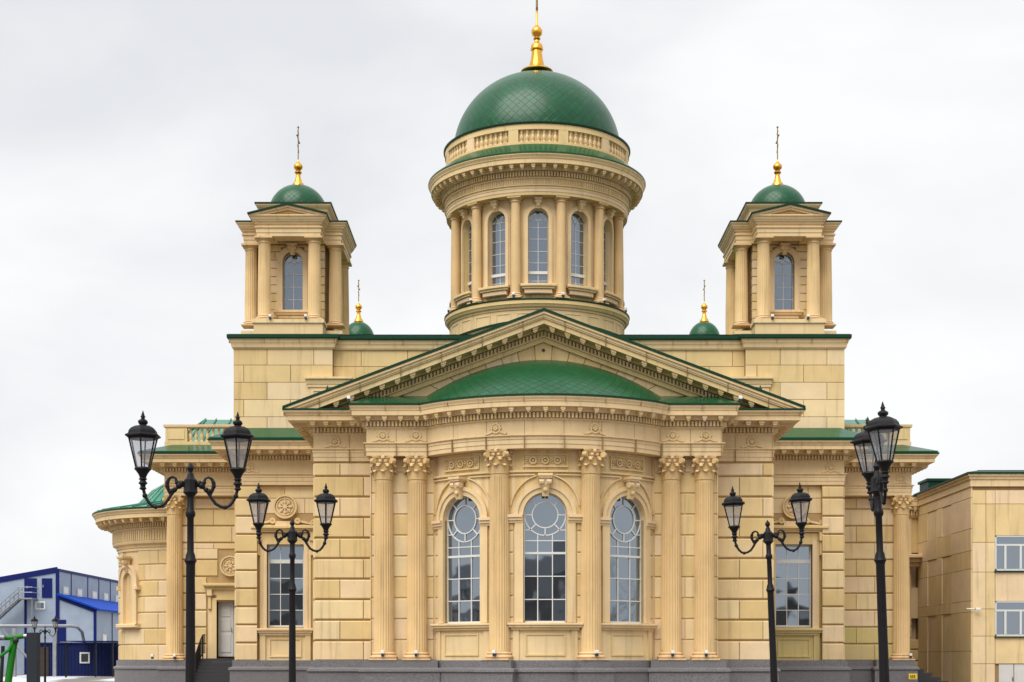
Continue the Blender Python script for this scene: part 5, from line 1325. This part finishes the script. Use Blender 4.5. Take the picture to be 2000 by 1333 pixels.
# staircase
s_ = MB(); xa, za, xb, zb2 = gx(48), zz(1170), gx(-2), zz(1215); yS = Y0-1.2
s_.box(gx(46), gx(74), Y0-1.8, Y0-.03, zz(1172), zz(1169.5))
for k in range(16): t_ = k/16; s_.box(xa+(xb-xa)*t_-.3, xa+(xb-xa)*t_+.1, Y0-1.8, Y0-.7, za+(zb2-za)*t_-.05, za+(zb2-za)*t_)
for dy in (-1.8, -.7):
    s_.tube([(xa, Y0+dy, za), (xb, Y0+dy, zb2)], .09, 4); s_.tube([(xa, Y0+dy, za+1), (xb, Y0+dy, zb2+1)], .04, 4); s_.tube([(xa, Y0+dy, za+.55), (xb, Y0+dy, zb2+.55)], .03, 4)
    for k in range(7): t_ = k/6; x = xa+(xb-xa)*t_; z_ = za+(zb2-za)*t_; s_.tube([(x, Y0+dy, z_), (x, Y0+dy, z_+1)], .03, 4)
for z_ in (.55, 1.05): s_.tube([(gx(48), Y0-1.8, za+z_), (gx(74), Y0-1.8, za+z_), (gx(74), Y0, za+z_)], .04, 4)
s_.tube([(xb, Y0-1.8, zb2), (xb, Y0-1.8, 0)], .08, 4); s_.tube([(gx(73), Y0-1.7, za), (gx(73), Y0-1.7, 0)], .05, 4)
s_.tube([(xb, Y0-1.2, zb2), (xb+5, Y0-1.2, .3)], .12, 4)
s_.build('staircase', M['steel'], BH)

# navy container cabin
CB = empty('site_cabin', 'navy blue cabin with a white framed window in front of the grey hall', 'cabin'); Yc = 138.0
cx0, cx1 = gx(78, Yc), gx(228, Yc); zt = 2.1+(1290-1258)*Yc/F; zg = .45
b = MB(); b.box(cx0, cx1, Yc, Yc+3, zg-.3, zt)
k = cx0
while k < cx1: b.box(k, k+.12, Yc-.04, Yc, zg, zt-.1); k += .3
b.box(cx0-.1, cx1+.1, Yc-.12, Yc+3.1, zt, zt+.12); b.build('wall', M['navy'], CB)
fn = local(gx(166, Yc), Yc-.04); f = MB(); f.mbox(fn, -.45, .45, 0, .08, zt-1.75, zt-.75); w = f.build('window', M['white'], CB); f = MB(); f.mbox(fn, -.31, .31, .07, .1, zt-1.61, zt-.89); f.build('pane', M['black'], w)
f = MB(); fn = local(gx(87, Yc), Yc-.04); f.mbox(fn, -.4, .4, 0, .06, zg-.2, zt-.3, .01); f.build('door', M['brown'], CB)
for px in (129, 187, 220):
    f = MB(); x = gx(px, 132); f.box(x-.06, x+.06, 131.9, 132.05, .2, zt+.05); f.tube([(x, 132, zt-.5), (x+.5, 132, zt+.05)], .04, 5); f.build('canopy_post', M['iron'], CB)
f = MB(); f.box(gx(126, 132), gx(226, 132), 131.7, Yc-.2, zt+.13, zt+.2); f.build('canopy', M['navy'], CB)

pp = MB(); Yp = 136.5; zp_ = 2.1+(1290-1223)*Yp/F
pts = [(gx(-80, Yp), Yp, zp_), (gx(140, Yp), Yp, zp_), (gx(150, Yp), Yp+.3, zp_-.12), (gx(154, Yp), Yp+1, zp_-.5), (gx(154, Yp), Yp+1.8, zp_-1.55)]
pp.tube(pts, .15, 12); po = pp.build('heating_pipe', M['steel'], smooth=40); tag(po, 'silver insulated overhead pipe bending down by the navy cabin', 'pipe')
for px in (28, 107):
    q = MB(); x = gx(px, Yp); q.box(x-.15, x+.15, Yp-.15, Yp+.15, .2, zp_-.2); q.build('support', M['steel'], po)

# outdoor gym: charcoal post and green frame
D = 33.0; gy = lambda y: 2.1+(1290-y)*D/F
gp = MB(); x = gx(65, D); gp.mbox(local(x, D), -.115, .115, -.115, .115, -.05, gy(1236), .01)
gpo = gp.build('gym_post', M['gympost']); tag(gpo, 'square charcoal post of the outdoor gym at the lower left', 'post')
cp = MB(); cp.tube([(x-.28, D, gy(1243)), (x-.1, D, gy(1241))], .03, 8); cp.build('joint_pin', M['flood'], gpo)
G = empty('exercise_machine', 'bright green outdoor exercise frame at the lower left edge', 'exercise machine', (gx(25, D), D, 0))
X = lambda px: (px-25)*D/F
q = MB(); q.tube([(X(-30), 0, gy(1247)), (X(20), 0, gy(1246)), (X(46), 0, gy(1243))], .055, 10); q.build('crossbar', M['gymgreen'], G, smooth=40)
q = MB(); q.tube([(X(28), 0, gy(1249)), (X(24), 0, gy(1275)), (X(16), 0, gy(1333)), (X(10), 0, -.05)], [.085, .075, .075, .075], 10); q.build('leg', M['gymgreen'], G, smooth=40)
q = MB(); q.tube([(X(27), -.05, gy(1254)), (X(20), -.1, gy(1270)), (X(0), -.2, gy(1287)), (X(-25), -.25, gy(1300))], .035, 8); q.build('handle', M['gymgreen'], G, smooth=40)
q = MB(); q.tube([(X(-30), -.1, gy(1240)), (X(12), -.1, gy(1246))], .05, 10); q.build('rail', M['steel'], G, smooth=40)
q = MB(); q.sphere((X(33), -.08, gy(1251)), .07, 10); q.build('hinge', M['black'], G, smooth=40)
q = MB()
for a_ in (3, -8): q.tube([(X(a_), .1, gy(1262)), (X(a_-4), .1, gy(1333)), (X(a_-4), .1, -.05)], .04, 6)
q.build('rear_post', M['black'], G)

# buildings across the square behind the photographer, seen only mirrored in the windows
def opposite(x0, x1, y, h, hr, lab):
    E = empty('town_building', lab, 'building'); b = MB(); b.box(x0, x1, y-14, y, -.1, h); b.build('wall', M['fard'], E)
    r = MB(); xm, ym = (x0+x1)/2, y-7; w = (x1-x0)*.3
    r.add([(x0-1, y+1, h), (x1+1, y+1, h), (x1+1, y-15, h), (x0-1, y-15, h), (xm-w, ym, h+hr), (xm+w, ym, h+hr)], [(0,1,5,4), (1,2,5), (2,3,4,5), (3,0,4), (0,3,2,1)]); r.build('roof', M['farroof'], E)
    for k in range(int((x1-x0)/4)):
        for zf in (1.2, 5.2):
            f = MB(); f.mbox(local(x0+2+4*k, y, pi), -.7, .7, 0, .05, zf, zf+2); f.build('window', M['white'], E)
opposite(-48, 36, -38, 9.5, 4.5, 'long hipped-roof building across the square mirrored in the centre window')
opposite(-104, -60, 50, 6.5, 3, 'low dark building mirrored in the left apse window')

def bare_tree(x, y, h, lab, seed):
    rnd = random.Random(seed); T = empty('bare_tree', lab, 'tree', (x, y, 0)); tr_ = MB(); br = MB()
    from mathutils import Vector
    def grow(p, d, L_, r_, k):
        mb = tr_ if k < 1 else br; q = p+d*L_*.5+Vector((rnd.uniform(-.06, .06), rnd.uniform(-.06, .06), 0))*L_; e_ = p+d*L_
        mb.tube([p, q, e_], [r_, r_*.8, r_*.6], 6 if k < 2 else 4)
        if k >= 5: return
        for i in range(3 if k else 5):
            a = rnd.uniform(0, 2*pi); t_ = rnd.uniform(.55, 1); n_ = (d+Vector((cos(a), sin(a), rnd.uniform(-.1, .5)))*rnd.uniform(.5, .8)).normalized()
            grow(p+d*L_*t_, n_, L_*rnd.uniform(.5, .72), r_*.5, k+1)
    grow(Vector((0,0,-.1)), Vector((0,0,1)), h*.42, .16, 0)
    tr_.build('trunk', M['bark'], T); br.build('branches', M['bark'], T)
bare_tree(44, 57, 8.5, 'bare leafless tree mirrored in the right apse window', 3)
bare_tree(52, 54, 7.0, 'second, smaller bare tree mirrored at the foot of the right apse window', 5)
